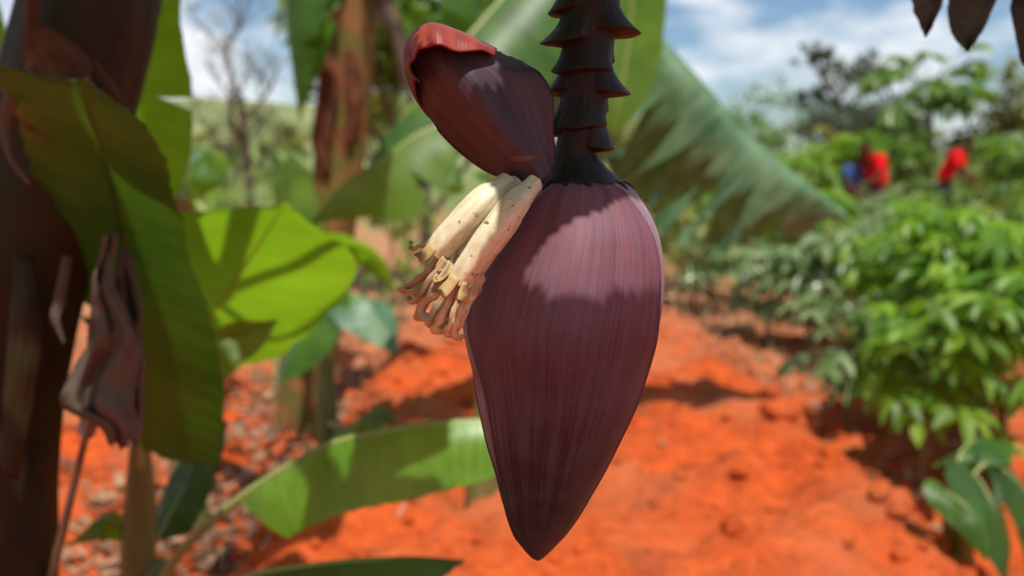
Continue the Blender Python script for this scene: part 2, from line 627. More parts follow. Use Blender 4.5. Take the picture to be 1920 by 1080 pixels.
flower = thing('banana_flower', 'large purple banana flower with one lifted bract hanging from a dark ridged stalk', 'flower', W(1008, 1050, Y0))
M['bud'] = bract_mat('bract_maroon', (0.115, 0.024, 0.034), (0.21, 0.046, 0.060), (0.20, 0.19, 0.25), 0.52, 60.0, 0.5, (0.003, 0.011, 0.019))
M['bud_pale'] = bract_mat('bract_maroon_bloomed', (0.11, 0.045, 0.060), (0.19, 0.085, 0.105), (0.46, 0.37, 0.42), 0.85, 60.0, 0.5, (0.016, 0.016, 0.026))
M['bract_out'] = bract_mat('bract_lifted_outside', (0.016, 0.009, 0.014), (0.036, 0.016, 0.022), (0.20, 0.135, 0.17), 0.38, 40.0, 0.34)
M['bract_in'] = bract_mat('bract_inside_red', (0.15, 0.016, 0.012), (0.30, 0.036, 0.026), (0.42, 0.14, 0.12), 0.35, 40.0, 0.38)
def red_to_purple(m):
    # the inside turns from red to maroon towards one margin
    t = m.node_tree
    p = [n for n in t.nodes if n.type == 'BSDF_PRINCIPLED'][0]
    src = p.inputs['Base Color'].links[0].from_socket
    uvn = t.nodes.new('ShaderNodeTexCoord')
    sp = t.nodes.new('ShaderNodeSeparateXYZ')
    t.links.new(uvn.outputs['UV'], sp.inputs[0])
    nz = t.nodes.new('ShaderNodeTexNoise')
    nz.inputs['Scale'].default_value = 60
    t.links.new(uvn.outputs['Object'], nz.inputs['Vector'])
    ad = t.nodes.new('ShaderNodeMath')
    ad.operation = 'MULTIPLY_ADD'
    ad.inputs[1].default_value = 0.12
    t.links.new(nz.outputs['Fac'], ad.inputs[0])
    t.links.new(sp.outputs['X'], ad.inputs[2])
    rp = t.nodes.new('ShaderNodeValToRGB')
    rp.color_ramp.elements[0].position = 0.12
    rp.color_ramp.elements[1].position = 0.24
    t.links.new(ad.outputs[0], rp.inputs['Fac'])
    mx = t.nodes.new('ShaderNodeMix')
    mx.data_type = 'RGBA'
    t.links.new(rp.outputs['Color'], mx.inputs['Factor'])
    mx.inputs['A'].default_value = (0.10, 0.022, 0.028, 1)
    t.links.new(src, mx.inputs['B'])
    t.links.new(mx.outputs['Result'], p.inputs['Base Color'])
red_to_purple(M['bract_in'])

NR, NCOL = 130, 160
b = MB()
rows, uvs = [], []
for i in range(NR + 1):
    py = 328 + (1051 - 328) * (i / NR)
    rows.append([bud_pt(py, 2 * math.pi * j / NCOL) for j in range(NCOL)])
    uvs.append([(j / NCOL, i / NR) for j in range(NCOL)])
base = b.grid(rows, uvs, wrap=True)
for i, py in ((0, 326), (NR, 1052)):
    cx, hw = bud_ring(py)
    c = b.add(W(cx, py, Y0), (0, i / NR))
    for j in range(NCOL):
        k = (j + 1) % NCOL
        b.f.append((base + i * NCOL + j, base + i * NCOL + k, c) if i else (base + j, c, base + (j + 1) % NCOL))
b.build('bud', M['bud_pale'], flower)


def shell(name, edge_a, edge_b, py0, py1, off, mat, ncol=90, nrow=120):
    """A closed bract lying over the bud: margins edge_a(py), edge_b(py) are angles in degrees."""
    b = MB()
    rows, uvs = [], []
    for i in range(nrow + 1):
        py = py0 + (py1 - py0) * i / nrow
        a0, a1 = R(sm_interp(edge_a, py)), R(sm_interp(edge_b, py))
        row, ur = [], []
        for j in range(-1, ncol + 2):
            s = min(max(j / ncol, 0), 1)
            th = a0 + (a1 - a0) * s
            end = min(1, (py - py0) / 14 + 0.15, (py1 - py) / 60 + 0.25)
            lift = off * (0.75 + 0.25 * smooth(0.0, 0.05, min(s, 1 - s))) * end
            lift += off * 0.9 * math.exp(-min(s, 1 - s) / 0.012) * end
            lift += 0.00035 * noise.noise(Vector((th * 3, py * 0.012, 3)))
            if j < 0 or j > ncol:
                lift = -0.0015
            row.append(bud_pt(py, th, lift))
            ur.append((th / (2 * math.pi), (py - 328) / 723))
        rows.append(row)
        uvs.append(ur)
    b.grid(rows, uvs)
    return b.build(name, mat, flower)


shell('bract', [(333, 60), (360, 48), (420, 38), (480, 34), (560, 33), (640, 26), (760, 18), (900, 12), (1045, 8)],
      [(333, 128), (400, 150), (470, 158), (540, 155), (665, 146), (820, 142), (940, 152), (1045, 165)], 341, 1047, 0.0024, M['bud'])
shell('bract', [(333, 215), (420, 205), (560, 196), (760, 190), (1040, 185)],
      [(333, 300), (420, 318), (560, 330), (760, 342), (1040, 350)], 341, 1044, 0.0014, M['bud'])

# lifted bract: control rows from its base by the stalk to its rolled tip; (photo x, photo y, mm towards the camera)
CT = [
    [(953, 336, 2), (956, 338, 6), (976, 343, 17), (1004, 342, 22), (1028, 330, 19), (1042, 306, 8)],
    [(903, 313, 2), (907, 312, 6), (934, 298, 23), (966, 280, 33), (1000, 262, 21), (1036, 244, 14)],
    [(852, 274, 2), (856, 270, 7), (882, 246, 25), (922, 220, 38), (972, 198, 21), (1036, 192, 14)],
    [(814, 231, 3), (816, 226, 8), (840, 198, 26), (888, 168, 39), (948, 152, 24), (1016, 146, 12)],
    [(793, 196, 9), (786, 184, 8), (808, 152, 23), (855, 128, 35), (914, 122, 25), (980, 119, 8)],
    [(787, 176, 18), (769, 146, 10), (784, 108, 19), (828, 88, 26), (884, 92, 22), (950, 108, 10)],
    [(788, 160, 24), (765, 118, 14), (780, 76, 17), (814, 57, 20), (868, 72, 20), (930, 99, 12)],
    [(793, 158, 30), (771, 118, 29), (787, 86, 33), (820, 72, 38), (874, 88, 36), (930, 106, 22)],
    [(798, 162, 32), (783, 138, 37), (796, 118, 42), (824, 104, 47), (876, 112, 44), (928, 116, 26)],
]


def lift_pt(p):
    return W(p[0], p[1], Y0) + TOCAM * (p[2] * 0.001 + 0.004)


NU, NV = 60, 96
crows = [spline([lift_pt(p) for p in r], NU) for r in CT]
cols = [spline([crows[i][j] for i in range(len(crows))], NV) for j in range(NU)]
b = MB()
rows = [[cols[j][i] for j in range(NU)] for i in range(NV)]
for i in range(NV):
    for j in range(NU):
        s = j / (NU - 1)
        rows[i][j] = rows[i][j] + TOCAM * (0.0009 * math.sin(s * 40) * math.exp(-(i / 26.0)) + 0.0008 * noise.noise(Vector((s * 9, i * 0.05, 0))))
        q = smooth(NV * 0.80, NV - 1, i)
        rows[i][j] = rows[i][j] + Vector((0.002 * q * noise.noise(Vector((s * 5, 2, 0))), -0.0022 * q * noise.noise(Vector((s * 7, 5, 0))), 0.0034 * q * noise.noise(Vector((s * 6, 9, 0)))))
        if j in (0, NU - 1):
            rows[i][j] = rows[i][j] + Vector((0.0009 * noise.noise(Vector((i * 0.25, j, 1))), 0, 0.0012 * noise.noise(Vector((i * 0.3, j, 7)))))
b.grid(rows, [[(j / NU * 0.45, i / NV * 0.6) for j in range(NU)] for i in range(NV)])
lb = b.build('lifted_bract', [M['bract_out'], M['bract_in']], flower)
lb['label'] = 'lifted dark bract with rolled red tip'
# outward side must face the camera
me = lb.data
if sum(p.normal.dot(TOCAM) * p.area for p in me.polygons) < 0:
    me.flip_normals()
sol = lb.modifiers.new('thickness', 'SOLIDIFY')
sol.thickness = 0.0013
sol.offset = -1
sol.material_offset = 1
sol.material_offset_rim = 1

# scar where the lifted bract parts from the stalk
M['scar'] = streak_mat('bract_scar_tan', (0.16, 0.09, 0.05), (0.34, 0.24, 0.15), (0.10, 0.05, 0.03), 8, 30, 0.7, 0.2, 0.5)
b = MB()
b.tube(spline([lift_pt((952, 291, 27.5)), lift_pt((968, 296, 29)), lift_pt((990, 297, 27.5)), lift_pt((1008, 292, 22))], 16), [0.0006 + 0.0026 * math.sin(math.pi * i / 15) for i in range(16)], 8, True, 0.3, 3)
b.build('scar', M['scar'], lb)

# stalk with its spiral of bract scars
STC = [(-60, 1112), (0, 1108), (80, 1104), (180, 1096), (250, 1088), (285, 1079), (310, 1083), (340, 1088)]
STR = [(-60, 50), (0, 50), (80, 45), (180, 42), (250, 39), (285, 38), (300, 43), (318, 55), (332, 69), (338, 75)]
SCARS = [(-38, 30, 38, 1.5), (63, 5, 45, 1.3), (23, 195, 26, 1.35), (82, 170, 42, 1.35), (135, 122, 22, 1.7), (176, 0, 40, 1.3), (172, 205, 26, 1.2), (238, 112, 19, 1.8), (279, -4, 33, 1.3), (252, 215, 22, 1.2), (118, 285, 26, 1.2), (212, 285, 24, 1.2), (8, 280, 28, 1.2)]


def stalk_pt(py, th):
    cx, r = sm_interp(STC, py), sm_interp(STR, py)
    for (yt, ang, amp, half) in SCARS:
        d = (th - R(ang) + math.pi) % (2 * math.pi) - math.pi
        wdt = math.cos(min(abs(d) / half, 1) * math.pi / 2) ** 0.8
        if wdt <= 0:
            continue
        yl = yt - 10 * (1 - wdt) + 1.8 * math.sin(th * 3 + ang * 1.7) + 2.0 * noise.noise(Vector((math.cos(th) * 2.5, math.sin(th) * 2.5, ang)))
        t = (py - yl)
        if t <= 0:
            r += amp * wdt * (max(0.0, 1 + t / 62) ** 1.7)
        elif t < 7:
            r += amp * wdt * math.sqrt(max(0.0, 1 - (t / 7) ** 2))
    r += 0.8 * noise.noise(Vector((th * 4, py * 0.03, 0)))
    return W(cx, py, Y0) + XR * (r * KP * math.cos(th)) + TOCAM * (r * KP * math.sin(th))


def stalk_mat():
    k = NT('stalk_black_green')
    tc_ = k.n('ShaderNodeTexCoord')
    st = k.noise(tc_.outputs['UV'], 1.0, 5, 0.6, (60, 6, 1))
    pt = k.noise(tc_.outputs['Object'], 60.0, 4, 0.6)
    g = k.n('ShaderNodeNewGeometry')
    col = k.ramp(st, (0.3, (0.006, 0.006, 0.007)), (0.7, (0.017, 0.016, 0.017)))
    lip = k.ramp(g.outputs['Pointiness'], (0.53, (0, 0, 0)), (0.60, (1, 1, 1)))
    col = k.mix(k.math('MULTIPLY', lip, 0.8), col, (0.030, 0.013, 0.011))
    col = k.mix(k.ramp(pt, (0.62, (0, 0, 0)), (0.75, (0.6, 0.6, 0.6))), col, (0.045, 0.030, 0.024))
    nb = k.bump(k.math('ADD', st, pt), 0.4, 0.0012)
    return k.done(k.bsdf(col, 0.55, 0.3, nb))


M['flower_stalk'] = stalk_mat()
b = MB()
rows, uvs = [], []
NS = 330
for i in range(NS + 1):
    py = -60 + 398 * i / NS
    rows.append([stalk_pt(py, 2 * math.pi * j / 120) for j in range(120)])
    uvs.append([(j / 120, i / NS) for j in range(120)])
for t in range(1, 8):
    row = []
    for j in range(120):
        th = 2 * math.pi * j / 120
        fin = 2.5 + 15 * max(0.0, math.sin(13 * th + 0.6)) ** 1.3 * (0.7 + 0.5 * noise.noise(Vector((math.cos(th) * 3, math.sin(th) * 3, 5)))) + 5 * max(0.0, math.sin(23 * th))
        row.append(bud_pt(338 + fin * t / 7, th, 0.0022 * (1 - t / 7) ** 0.7 + 0.0003 - (0.0012 if t == 7 else 0)))
    rows.append(row)
    uvs.append([(j / 120, 1 + t * 0.004) for j in range(120)])
b.grid(rows, uvs, wrap=True)
b.build('stalk', M['flower_stalk'], flower)

# the arching end of the stalk, up to the crown of the mother plant
CROWN = Vector((-0.52, 1.38, 2.42))
top = W(1112, -58, Y0)
pk = spline([top, top + Vector((0.005, 0.02, 0.16)), top + Vector((-0.04, 0.16, 0.36)), (top + CROWN) / 2 + Vector((0, 0, 0.42)), CROWN + Vector((0.08, -0.06, 0.16)), CROWN], 40)
b = MB()
b.tube(pk, [0.0185 + 0.009 * i / 39 for i in range(40)], 16, True, 0.12, 2)
b.build('peduncle', M['flower_stalk'], flower)

# florets under the lifted bract
def floret_mat():
    k = NT('floret_cream')
    tc_ = k.n('ShaderNodeTexCoord')
    st = k.noise(tc_.outputs['UV'], 1.0, 5, 0.6, (14, 9, 1))
    sp = k.noise(tc_.outputs['Object'], 190.0, 3, 0.55)
    sp2 = k.noise(tc_.outputs['Object'], 45.0, 3, 0.6)
    col = k.ramp(st, (0.3, (0.58, 0.51, 0.31)), (0.7, (0.80, 0.75, 0.55)))
    col = k.mix(k.ramp(k.math('ADD', sp, k.math('MULTIPLY', k.math('SUBTRACT', sp2, 0.5), 0.35)), (0.65, (0, 0, 0)), (0.73, (0.9, 0.9, 0.9))), col, (0.16, 0.075, 0.03))
    col = k.mix(k.ramp(sp2, (0.58, (0, 0, 0)), (0.75, (0.5, 0.5, 0.5))), col, (0.40, 0.27, 0.12))
    nb = k.bump(st, 0.3, 0.0012)
    return k.done(k.bsdf(col, 0.45, 0.35, nb, Subsurface_Weight=0.2, Subsurface_Scale=0.004))


M['floret'] = floret_mat()
M['style'] = streak_mat('style_withered', (0.44, 0.30, 0.16), (0.66, 0.52, 0.33), (0.20, 0.11, 0.05), 3, 60, 0.6, 0.25, 0.5, (0.55, 0.75))
M['petal_tip'] = streak_mat('floret_tip_yellow', (0.62, 0.48, 0.20), (0.78, 0.66, 0.36), (0.45, 0.29, 0.11), 5, 60, 0.55, 0.3, 0.3)


def FP(px, py, mm):
    return W(px, py, Y0) + TOCAM * (mm * 0.001)


FL = [
    ([(952, 338, 26), (918, 366, 38), (880, 404, 43), (846, 440, 43), (826, 462, 42)], 26, 'two'),
    ([(1000, 340, 32), (965, 376, 48), (925, 426, 57), (890, 474, 58), (868, 508, 57)], 24, 'two'),
    ([(968, 338, 22), (930, 385, 34), (900, 430, 38), (872, 470, 36)], 20, 'back'),
    ([(985, 345, 34), (960, 400, 44), (925, 450, 46), (898, 492, 44)], 17, 'back'),
]
rf = random.Random(12)
for n_, (pts, rad, kind) in enumerate(FL):
    P = spline([FP(*p) for p in pts], 44)
    b = MB()
    rr = []
    for i in range(44):
        t = i / 43
        rr.append(rad * KP * (0.62 + 0.40 * smooth(0, 0.35, t)) * (1 - 0.16 * smooth(0.55, 1.0, t)))
    seg = 40
    rows, uvs = [], []
    ref = None
    for i in range(44):
        t = (P[min(i + 1, 43)] - P[max(i - 1, 0)]).normalized()
        ref = TOCAM if ref is None else ref
        ref = (ref - t * ref.dot(t)).normalized()
        bb = t.cross(ref)
        row = []
        for j in range(seg):
            a = 2 * math.pi * j / seg
            r = rr[i] * (1 + 0.045 * math.cos(5 * a + n_) + 0.02 * math.cos(9 * a + i * 0.03) - 0.05 * math.exp(-((i - 26 - 3 * n_) / 5) ** 2) + 0.03 * noise.noise(Vector((math.cos(a) * 2, math.sin(a) * 2, i * 0.15 + n_))))
            row.append(P[i] + ref * (r * math.cos(a)) + bb * (r * math.sin(a)))
        rows.append(row)
        uvs.append([(j / seg, i * 0.02) for j in range(seg)])
    # hollow mouth
    t = (P[-1] - P[-2]).normalized()
    for q, dep in ((0.86, 0.0), (0.74, -0.004), (0.3, -0.009)):
        row = []
        for j in range(seg):
            a = 2 * math.pi * j / seg
            r = rr[-1] * q
            row.append(P[-1] + t * dep + ref * (r * math.cos(a)) + bb * (r * math.sin(a)))
        rows.append(row)
        uvs.append([(j / seg, 0.9) for j in range(seg)])
    b.grid(rows, uvs, wrap=True)
    fo = b.build('floret', M['floret'], flower)
    if kind == 'two':
        # curled lobes round the mouth
        for q in range(5):
            a = 2 * math.pi * q / 5 + 0.5 + rf.uniform(-0.2, 0.2)
            d = ref * math.cos(a) + bb * math.sin(a)
            s = d.cross(t)
            r0 = rr[-1] * 0.9
            c0 = P[-1] - t * 0.004 + d * r0
            ln = rf.uniform(0.010, 0.021)
            m = MB()
            rows = []
            for i in range(14):
                f = i / 13
                ang = f * rf.uniform(2.6, 3.6)
                rad2 = ln * 0.33 * (1 - 0.35 * f)
                ctr = c0 + t * (ln * 0.45 * min(1, f * 2.2)) + d * (rad2 * (1 - math.cos(ang))) + t * (rad2 * math.sin(ang) * 0.8)
                wd = 0.0040 * (1 - f ** 2.2) ** 0.5 * (0.75 + 0.25 * math.sin(f * 3.1)) + 0.0003
                rows.append([ctr - s * wd + d * 0.0006, ctr - d * 0.0004, ctr + s * wd + d * 0.0006])
            m.grid(rows)
            lo = m.build('lobe', M['petal_tip'], fo)
            so = lo.modifiers.new('thickness', 'SOLIDIFY')
            so.thickness = 0.0011

# withered styles hanging from the florets in curls
STY = [
    [(838, 462, 44), (815, 492, 46), (786, 516, 44), (760, 528, 40)],
    [(846, 470, 46), (822, 505, 50), (795, 530, 48), (774, 527, 44), (768, 533, 42)],
    [(848, 474, 48), (818, 512, 52), (796, 541, 50), (779, 545, 46), (783, 537, 44)],
    [(856, 478, 48), (828, 520, 54), (806, 552, 52), (797, 568, 50), (808, 574, 48), (816, 563, 46)],
    [(860, 484, 50), (838, 524, 56), (812, 540, 56), (804, 556, 56), (818, 570, 58), (830, 556, 58), (826, 545, 56)],
    [(866, 490, 52), (846, 530, 56), (826, 565, 56), (820, 579, 54), (836, 590, 52), (846, 576, 50)],
    [(872, 512, 56), (852, 545, 60), (838, 572, 60), (829, 586, 58), (842, 592, 56), (854, 580, 54), (856, 566, 52)],
    [(876, 516, 56), (866, 552, 60), (856, 582, 60), (848, 592, 58), (858, 597, 56), (868, 588, 54)],
    [(884, 518, 56), (878, 550, 60), (868, 572, 60), (861, 592, 58), (868, 604, 54), (878, 602, 50)],
    [(900, 500, 52), (894, 528, 56), (880, 556, 56), (872, 580, 56), (862, 590, 54), (854, 582, 52)],
    [(905, 492, 50), (904, 512, 52), (890, 540, 50), (876, 560, 48), (862, 578, 46)],
    [(862, 500, 46), (842, 516, 48), (818, 528, 46), (800, 544, 44), (806, 556, 42)],
    [(850, 500, 42), (830, 518, 42), (806, 536, 40), (788, 538, 38)],
    [(870, 470, 40), (858, 510, 44), (846, 548, 46), (852, 570, 46), (846, 590, 44)],
]
for n_, pts in enumerate(STY):
    P = spline([FP(*p) for p in pts], 40)
    b = MB()
    rad = [(0.0040 - 0.0022 * (i / 39) ** 1.3) * (1 + 0.18 * math.sin(i * 0.7 + n_)) for i in range(40)]
    b.tube(P, rad, 10, True, 0.3, n_ * 3.1, 0.30)
    b.build('style', M['style'], flower)


# ------------------------------------------------------------------ banana plant builders
def blade_profile(t):
    if t < 0 or t > 1:
        return 0
    return (smooth(-0.02, 0.16, t) ** 0.8) * (1 - smooth(0.45, 1.03, t) ** 1.6) ** 0.75


def banana_leaf(parent, mid, half, normal, mat, rib='midrib', droop=(0.5, 0.5), bend=(0.0, 0.0), tears=(), blade0=0.0, prof=None, wave=0.012,
                rib_r=0.008, bend_at=(0.1, 0.7), seed=0, name='leaf', label=None, n=72, side_scale=(1.0, 1.0), strip_swing=0.5):
    """mid: (photo x, photo y, metres away) or world Vectors from petiole to tip; droop/bend in radians per side (side 0 = -b, side 1 = +b)."""
    rr = random.Random(seed)
    pts = [p if isinstance(p, Vector) else W(*p) for p in mid]
    C = spline(pts, n)
    nv = Vector(normal).normalized()
    frames = []
    for i in range(n):
        t = (C[min(i + 1, n - 1)] - C[max(i - 1, 0)]).normalized()
        nn = nv - t * nv.dot(t)
        nn = nn.normalized() if nn.length > 0.05 else t.orthogonal().normalized()
        frames.append((t, t.cross(nn).normalized(), nn))
    b = MB()
    i0 = int(blade0 * (n - 1))
    prof = prof or blade_profile
    NSD = 12
    for sd in (0, 1):
        sg = -1 if sd == 0 else 1
        cuts = sorted(c for c in tears if (c > 0) == (sd == 1))
        marks = [i0] + [min(n - 2, max(i0 + 1, int(i0 + abs(c) * (n - 1 - i0)))) for c in sorted(cuts, key=abs)] + [n - 1]
        for a, z in zip(marks, marks[1:]):
            if z <= a:
                continue
            sw = rr.uniform(-0.3, 1.0) * strip_swing if len(marks) > 2 else 0
            rows, uvs = [], []
            for i in range(a, z + 1):
                f = (i - i0) / (n - 1 - i0)
                t, bv, nn = frames[i]
                w = half * (prof[sd](f) if isinstance(prof, tuple) else prof(f)) * side_scale[sd]
                row, ur = [], []
                q = C[i]
                mid_i = (a + z) / 2
                for s_ in range(NSD + 1):
                    s = s_ / NSD
                    if s_:
                        ang = droop[sd] + bend[sd] * smooth(bend_at[0], bend_at[1], s) + sw * smooth(0.15, 0.9, s)
                        q = q + (bv * (sg * math.cos(ang)) - nn * math.sin(ang)) * (w / NSD)
                    sh = (mid_i - i) / max(1, z - a) * 2 * smooth(0.35, 1.0, s) * (0.26 if len(marks) > 2 else 0.0) * half * (abs(mid_i - i) / max(1, z - a))
                    wv = wave * s * noise.noise(Vector((f * 6, s * 1.5 + sd * 9, seed * 1.7))) + wave * 0.16 * s * math.sin(i * 2.4)
                    ragged = 0.022 * half * s * s * (noise.noise(Vector((i * 0.9, seed, sd))) + 1.6 * noise.noise(Vector((i * 0.21, seed, sd + 5))))
                    row.append(q + nn * wv + t * sh + bv * (sg * ragged))
                    ur.append((f, sg * s))
                rows.append(row)
                uvs.append(ur)
            if sd == 0:
                rows = [r[::-1] for r in rows]
                uvs = [u[::-1] for u in uvs]
            b.grid(rows, uvs)
    lf = b.build(name, M[mat], parent)
    if label:
        lf['label'] = label
    m = MB()
    m.tube([C[i] - frames[i][2] * rib_r * 0.5 for i in range(n)], [rib_r * (1.0 - 0.82 * (i / (n - 1)) ** 0.9) for i in range(n)], 8, True)
    m.build('midrib', M[rib], lf)
    return lf


def pseudostem(parent, pts, radii, mat, seed=0, nm='pseudostem', seg=48, n=90):
    """Banana trunk: leaf sheaths wrapped round each other, each with a raised edge that runs up the stem."""
    P = spline([p if isinstance(p, Vector) else W(*p) for p in pts], n)
    rt = [(i / (len(radii) - 1), r) for i, r in enumerate(radii)]
    b = MB()
    rows, uvs = [], []
    L = 0
    for i in range(n):
        t = (P[min(i + 1, n - 1)] - P[max(i - 1, 0)]).normalized()
        ref = XR - t * XR.dot(t)
        ref.normalize()
        bb = t.cross(ref)
        r = interp(rt, i / (n - 1))
        if i:
            L += (P[i] - P[i - 1]).length
        row = []
        for j in range(seg):
            a = 2 * math.pi * j / seg
            k = 0
            for q in range(5):
                a0 = q * 2.513 + seed + L * (0.5 if q % 2 else -0.45)
                d = ((a - a0) % (2 * math.pi)) / (2 * math.pi)
                k += 0.035 * (1 - d) * (1 if d > 0.015 else d / 0.015)
            k += 0.04 * fbm(math.cos(a) * 1.5 + seed, math.sin(a) * 1.5, L * 2.2)
            row.append(P[i] + ref * (r * (1 + k) * math.cos(a)) + bb * (r * (1 + k) * math.sin(a)))
        rows.append(row)
        uvs.append([(j / seg, L) for j in range(seg)])
    b.grid(rows, uvs, wrap=True)
    c = b.add(P[-1])
    base = (n - 1) * seg
    for j in range(seg):
        b.f.append((base + j, base + (j + 1) % seg, c))
    return b.build(nm, M[mat], parent)


def dead_flap(parent, pts, widths, nrm, mat='sheath', seed=0, name='dead_sheath'):
    """A curled dry sheath peeling from the trunk."""
    P = spline([p if isinstance(p, Vector) else W(*p) for p in pts], 26)
    wt = [(i / (len(widths) - 1), w) for i, w in enumerate(widths)]
    nv = Vector(nrm).normalized()
    b = MB()
    rows = []
    for i in range(26):
        t = (P[min(i + 1, 25)] - P[max(i - 1, 0)]).normalized()
        nn = (nv - t * nv.dot(t)).normalized()
        bv = t.cross(nn)
        w = interp(wt, i / 25)
        row = []
        for j in range(11):
            s = j / 5 - 1
            row.append(P[i] + bv * (s * w) - nn * (s * s * w * 0.45) + nn * (0.25 * w * noise.noise(Vector((s * 2, i * 0.2, seed)))))
        rows.append(row)
    b.grid(rows, [[(j / 11, i * 0.02) for j in range(11)] for i in range(26)])
    o = b.build(name, M[mat], parent)
    so = o.modifiers.new('thickness', 'SOLIDIFY')
    so.thickness = 0.002
    return o


def gpt(px, Y):
    """Ground point below the photo column px at distance Y."""
    x = (px - 960) / F * Y / math.cos(PITCH)
    return Vector((x, Y, ground_h(x, Y)))


# ---- mother plant: the dark leaning trunk and the crown overhead
mb = Vector((-0.86, 1.22, 0.0))
mother = thing('banana_plant', 'big dark leaning banana trunk with peeling sheaths closest to the viewer', 'banana plant', mb)
tr = [mb - Vector((0, 0, 0.05)), Vector((-0.82, 1.24, 0.45)), W(-40, 900, 1.27), W(8, 600, 1.29), W(92, 300, 1.31), W(165, 20, 1.33), W(195, -140, 1.35), CROWN]
pseudostem(mother, tr, [0.120, 0.105, 0.096, 0.090, 0.090, 0.085, 0.075, 0.06], 'stem_old', 1.2)
dead_flap(mother, [(60, 60, 1.16), (90, 120, 1.15), (88, 180, 1.14), (75, 250, 1.14)], [0.02, 0.045, 0.045, 0.03], (0.1, -1, 0.1), 'sheath', 1)
dead_flap(mother, [(165, 110, 1.2), (190, 170, 1.19), (210, 230, 1.19), (235, 300, 1.2)], [0.008, 0.02, 0.02, 0.012], (0.3, -1, 0.1), 'sheath', 2)
dead_flap(mother, [(60, -60, 1.2), (52, 60, 1.19), (42, 160, 1.18), (10, 240, 1.17)], [0.008, 0.012, 0.012, 0.006], (-0.2, -1, 0.1), 'sheath', 3)
dead_flap(mother, [(55, 130, 1.1), (20, 185, 1.09), (8, 235, 1.09), (22, 300, 1.08), (55, 345, 1.08)], [0.006, 0.009, 0.007, 0.004, 0.002], (0.3, -1, 0.1), 'leaf_dead', 4, 'dead_strip')
dead_flap(mother, [(125, 480, 1.15), (112, 560, 1.14), (103, 595, 1.13), (120, 645, 1.13)], [0.006, 0.008, 0.006, 0.002], (0.3, -1, 0.1), 'leaf_dead', 5, 'dead_strip')
dead_flap(mother, [(40, 480, 1.17), (45, 620, 1.15), (30, 760, 1.15), (20, 900, 1.15)], [0.012, 0.024, 0.02, 0.008], (0.2, -1, 0.0), 'stem_old', 6)
# overhead leaves of the crown
banana_leaf(mother, [CROWN, CROWN + Vector((0.05, 0.3, 0.35)), CROWN + Vector((0.1, 0.9, 0.45)), CROWN + Vector((0.15, 1.6, 0.15))], 0.26, (0, 0, 1), 'leaf', droop=(0.3, 0.3), tears=(0.4, 0.7, -0.5, -0.8), blade0=0.15, rib_r=0.016, seed=3)
banana_leaf(mother, [CROWN, CROWN + Vector((-0.25, -0.1, 0.4)), CROWN + Vector((-0.8, -0.3, 0.5)), CROWN + Vector((-1.4, -0.5, 0.1))], 0.26, (0, 0, 1), 'leaf', droop=(0.3, 0.3), tears=(0.35, 0.6, -0.5), blade0=0.15, rib_r=0.016, seed=4)
banana_leaf(mother, [CROWN, Vector((-0.60, 1.05, 2.68)), Vector((-0.66, 0.62, 2.72)), Vector((-0.70, 0.15, 2.6)), Vector((-0.72, -0.3, 2.3))], 0.31, (0, 0, 1), 'leaf', droop=(0.15, 0.15), tears=(0.35, 0.6, -0.5), blade0=0.08, rib_r=0.016, seed=5, strip_swing=0.15)  # unseen leaf, added along the sun's path to shade the trunk
# unseen crown leaf added to shade the flower; its openings shape the sunlit patches
UP_S = Vector((0, 1, 0)) - SUNV * SUNV.y
UP_S.normalize()
Q0 = W(1060, 572, 0.537) + SUNV * 0.47


def shade_pt(x, e):
    return Q0 + XR * (x - Q0.x) - UP_S * e + SUNV * (0.02 * math.sin(x * 9) - 0.25 * max(0, e) ** 2)


XM = -0.22
GAP_U = [(0.095, -0.014), (0.105, -0.026), (0.13, -0.034), (0.15, -0.050), (0.17, -0.075), (0.20, -0.10), (0.30, -0.13)]
GAP_L = [(0.095, -0.012), (0.11, -0.001), (0.13, 0.0), (0.15, -0.003), (0.17, -0.014), (0.19, -0.032), (0.30, -0.02)]


def leaf_open(x, e):
    """Tears in the overhead leaf, and holes shaped to let sun onto bud, bract and florets."""
    x += 0.28 * SUNV.x
    w = 0.0035 * noise.noise(Vector((x * 60, e * 60, 2)))
    if x > 0.095 and interp(GAP_U, x) + w < e < interp(GAP_L, x) + w:
        return True
    q = 0.25 * noise.noise(Vector((x * 45, e * 45, 8)))
    if ((x - 0.036) / 0.029) ** 2 + ((e + 0.082) / 0.016) ** 2 < 1 + q:
        return True
    if ((x - 0.053) / 0.021) ** 2 + ((e + 0.027) / 0.029) ** 2 < 1 + q:
        return True
    if -0.82 + w < e < -0.64 + w and (x < -0.13 + 3 * w or x > 0.035 + 3 * w):
        return True
    for (et, x0, sp) in ((-0.36, 0.02, 0.05), (-0.66, -0.05, 0.06), (0.16, 0.0, 0.05), (-0.5, 0.12, 0.03), (-0.275, 0.0, 0.13)):
        if x > x0 and abs(e - et + 0.1 * (x - x0)) < sp * (x - x0) / 0.3 + (0.012 if sp > 0.1 else 0):
            return True
    return x > 0.06 + 0.26 * blade_profile((e + 0.98) / 1.42 * 0.86 + 0.1) + w * 2


sh = MB()
ids = {}
NX_, NE_ = 150, 400


def shade_id(i, j):
    if (i, j) not in ids:
        x, e = XM + 0.55 * i / NX_, -0.98 + 1.40 * j / NE_
        ids[(i, j)] = sh.add(shade_pt(x, e), (j / NE_, i / NX_))
    return ids[(i, j)]


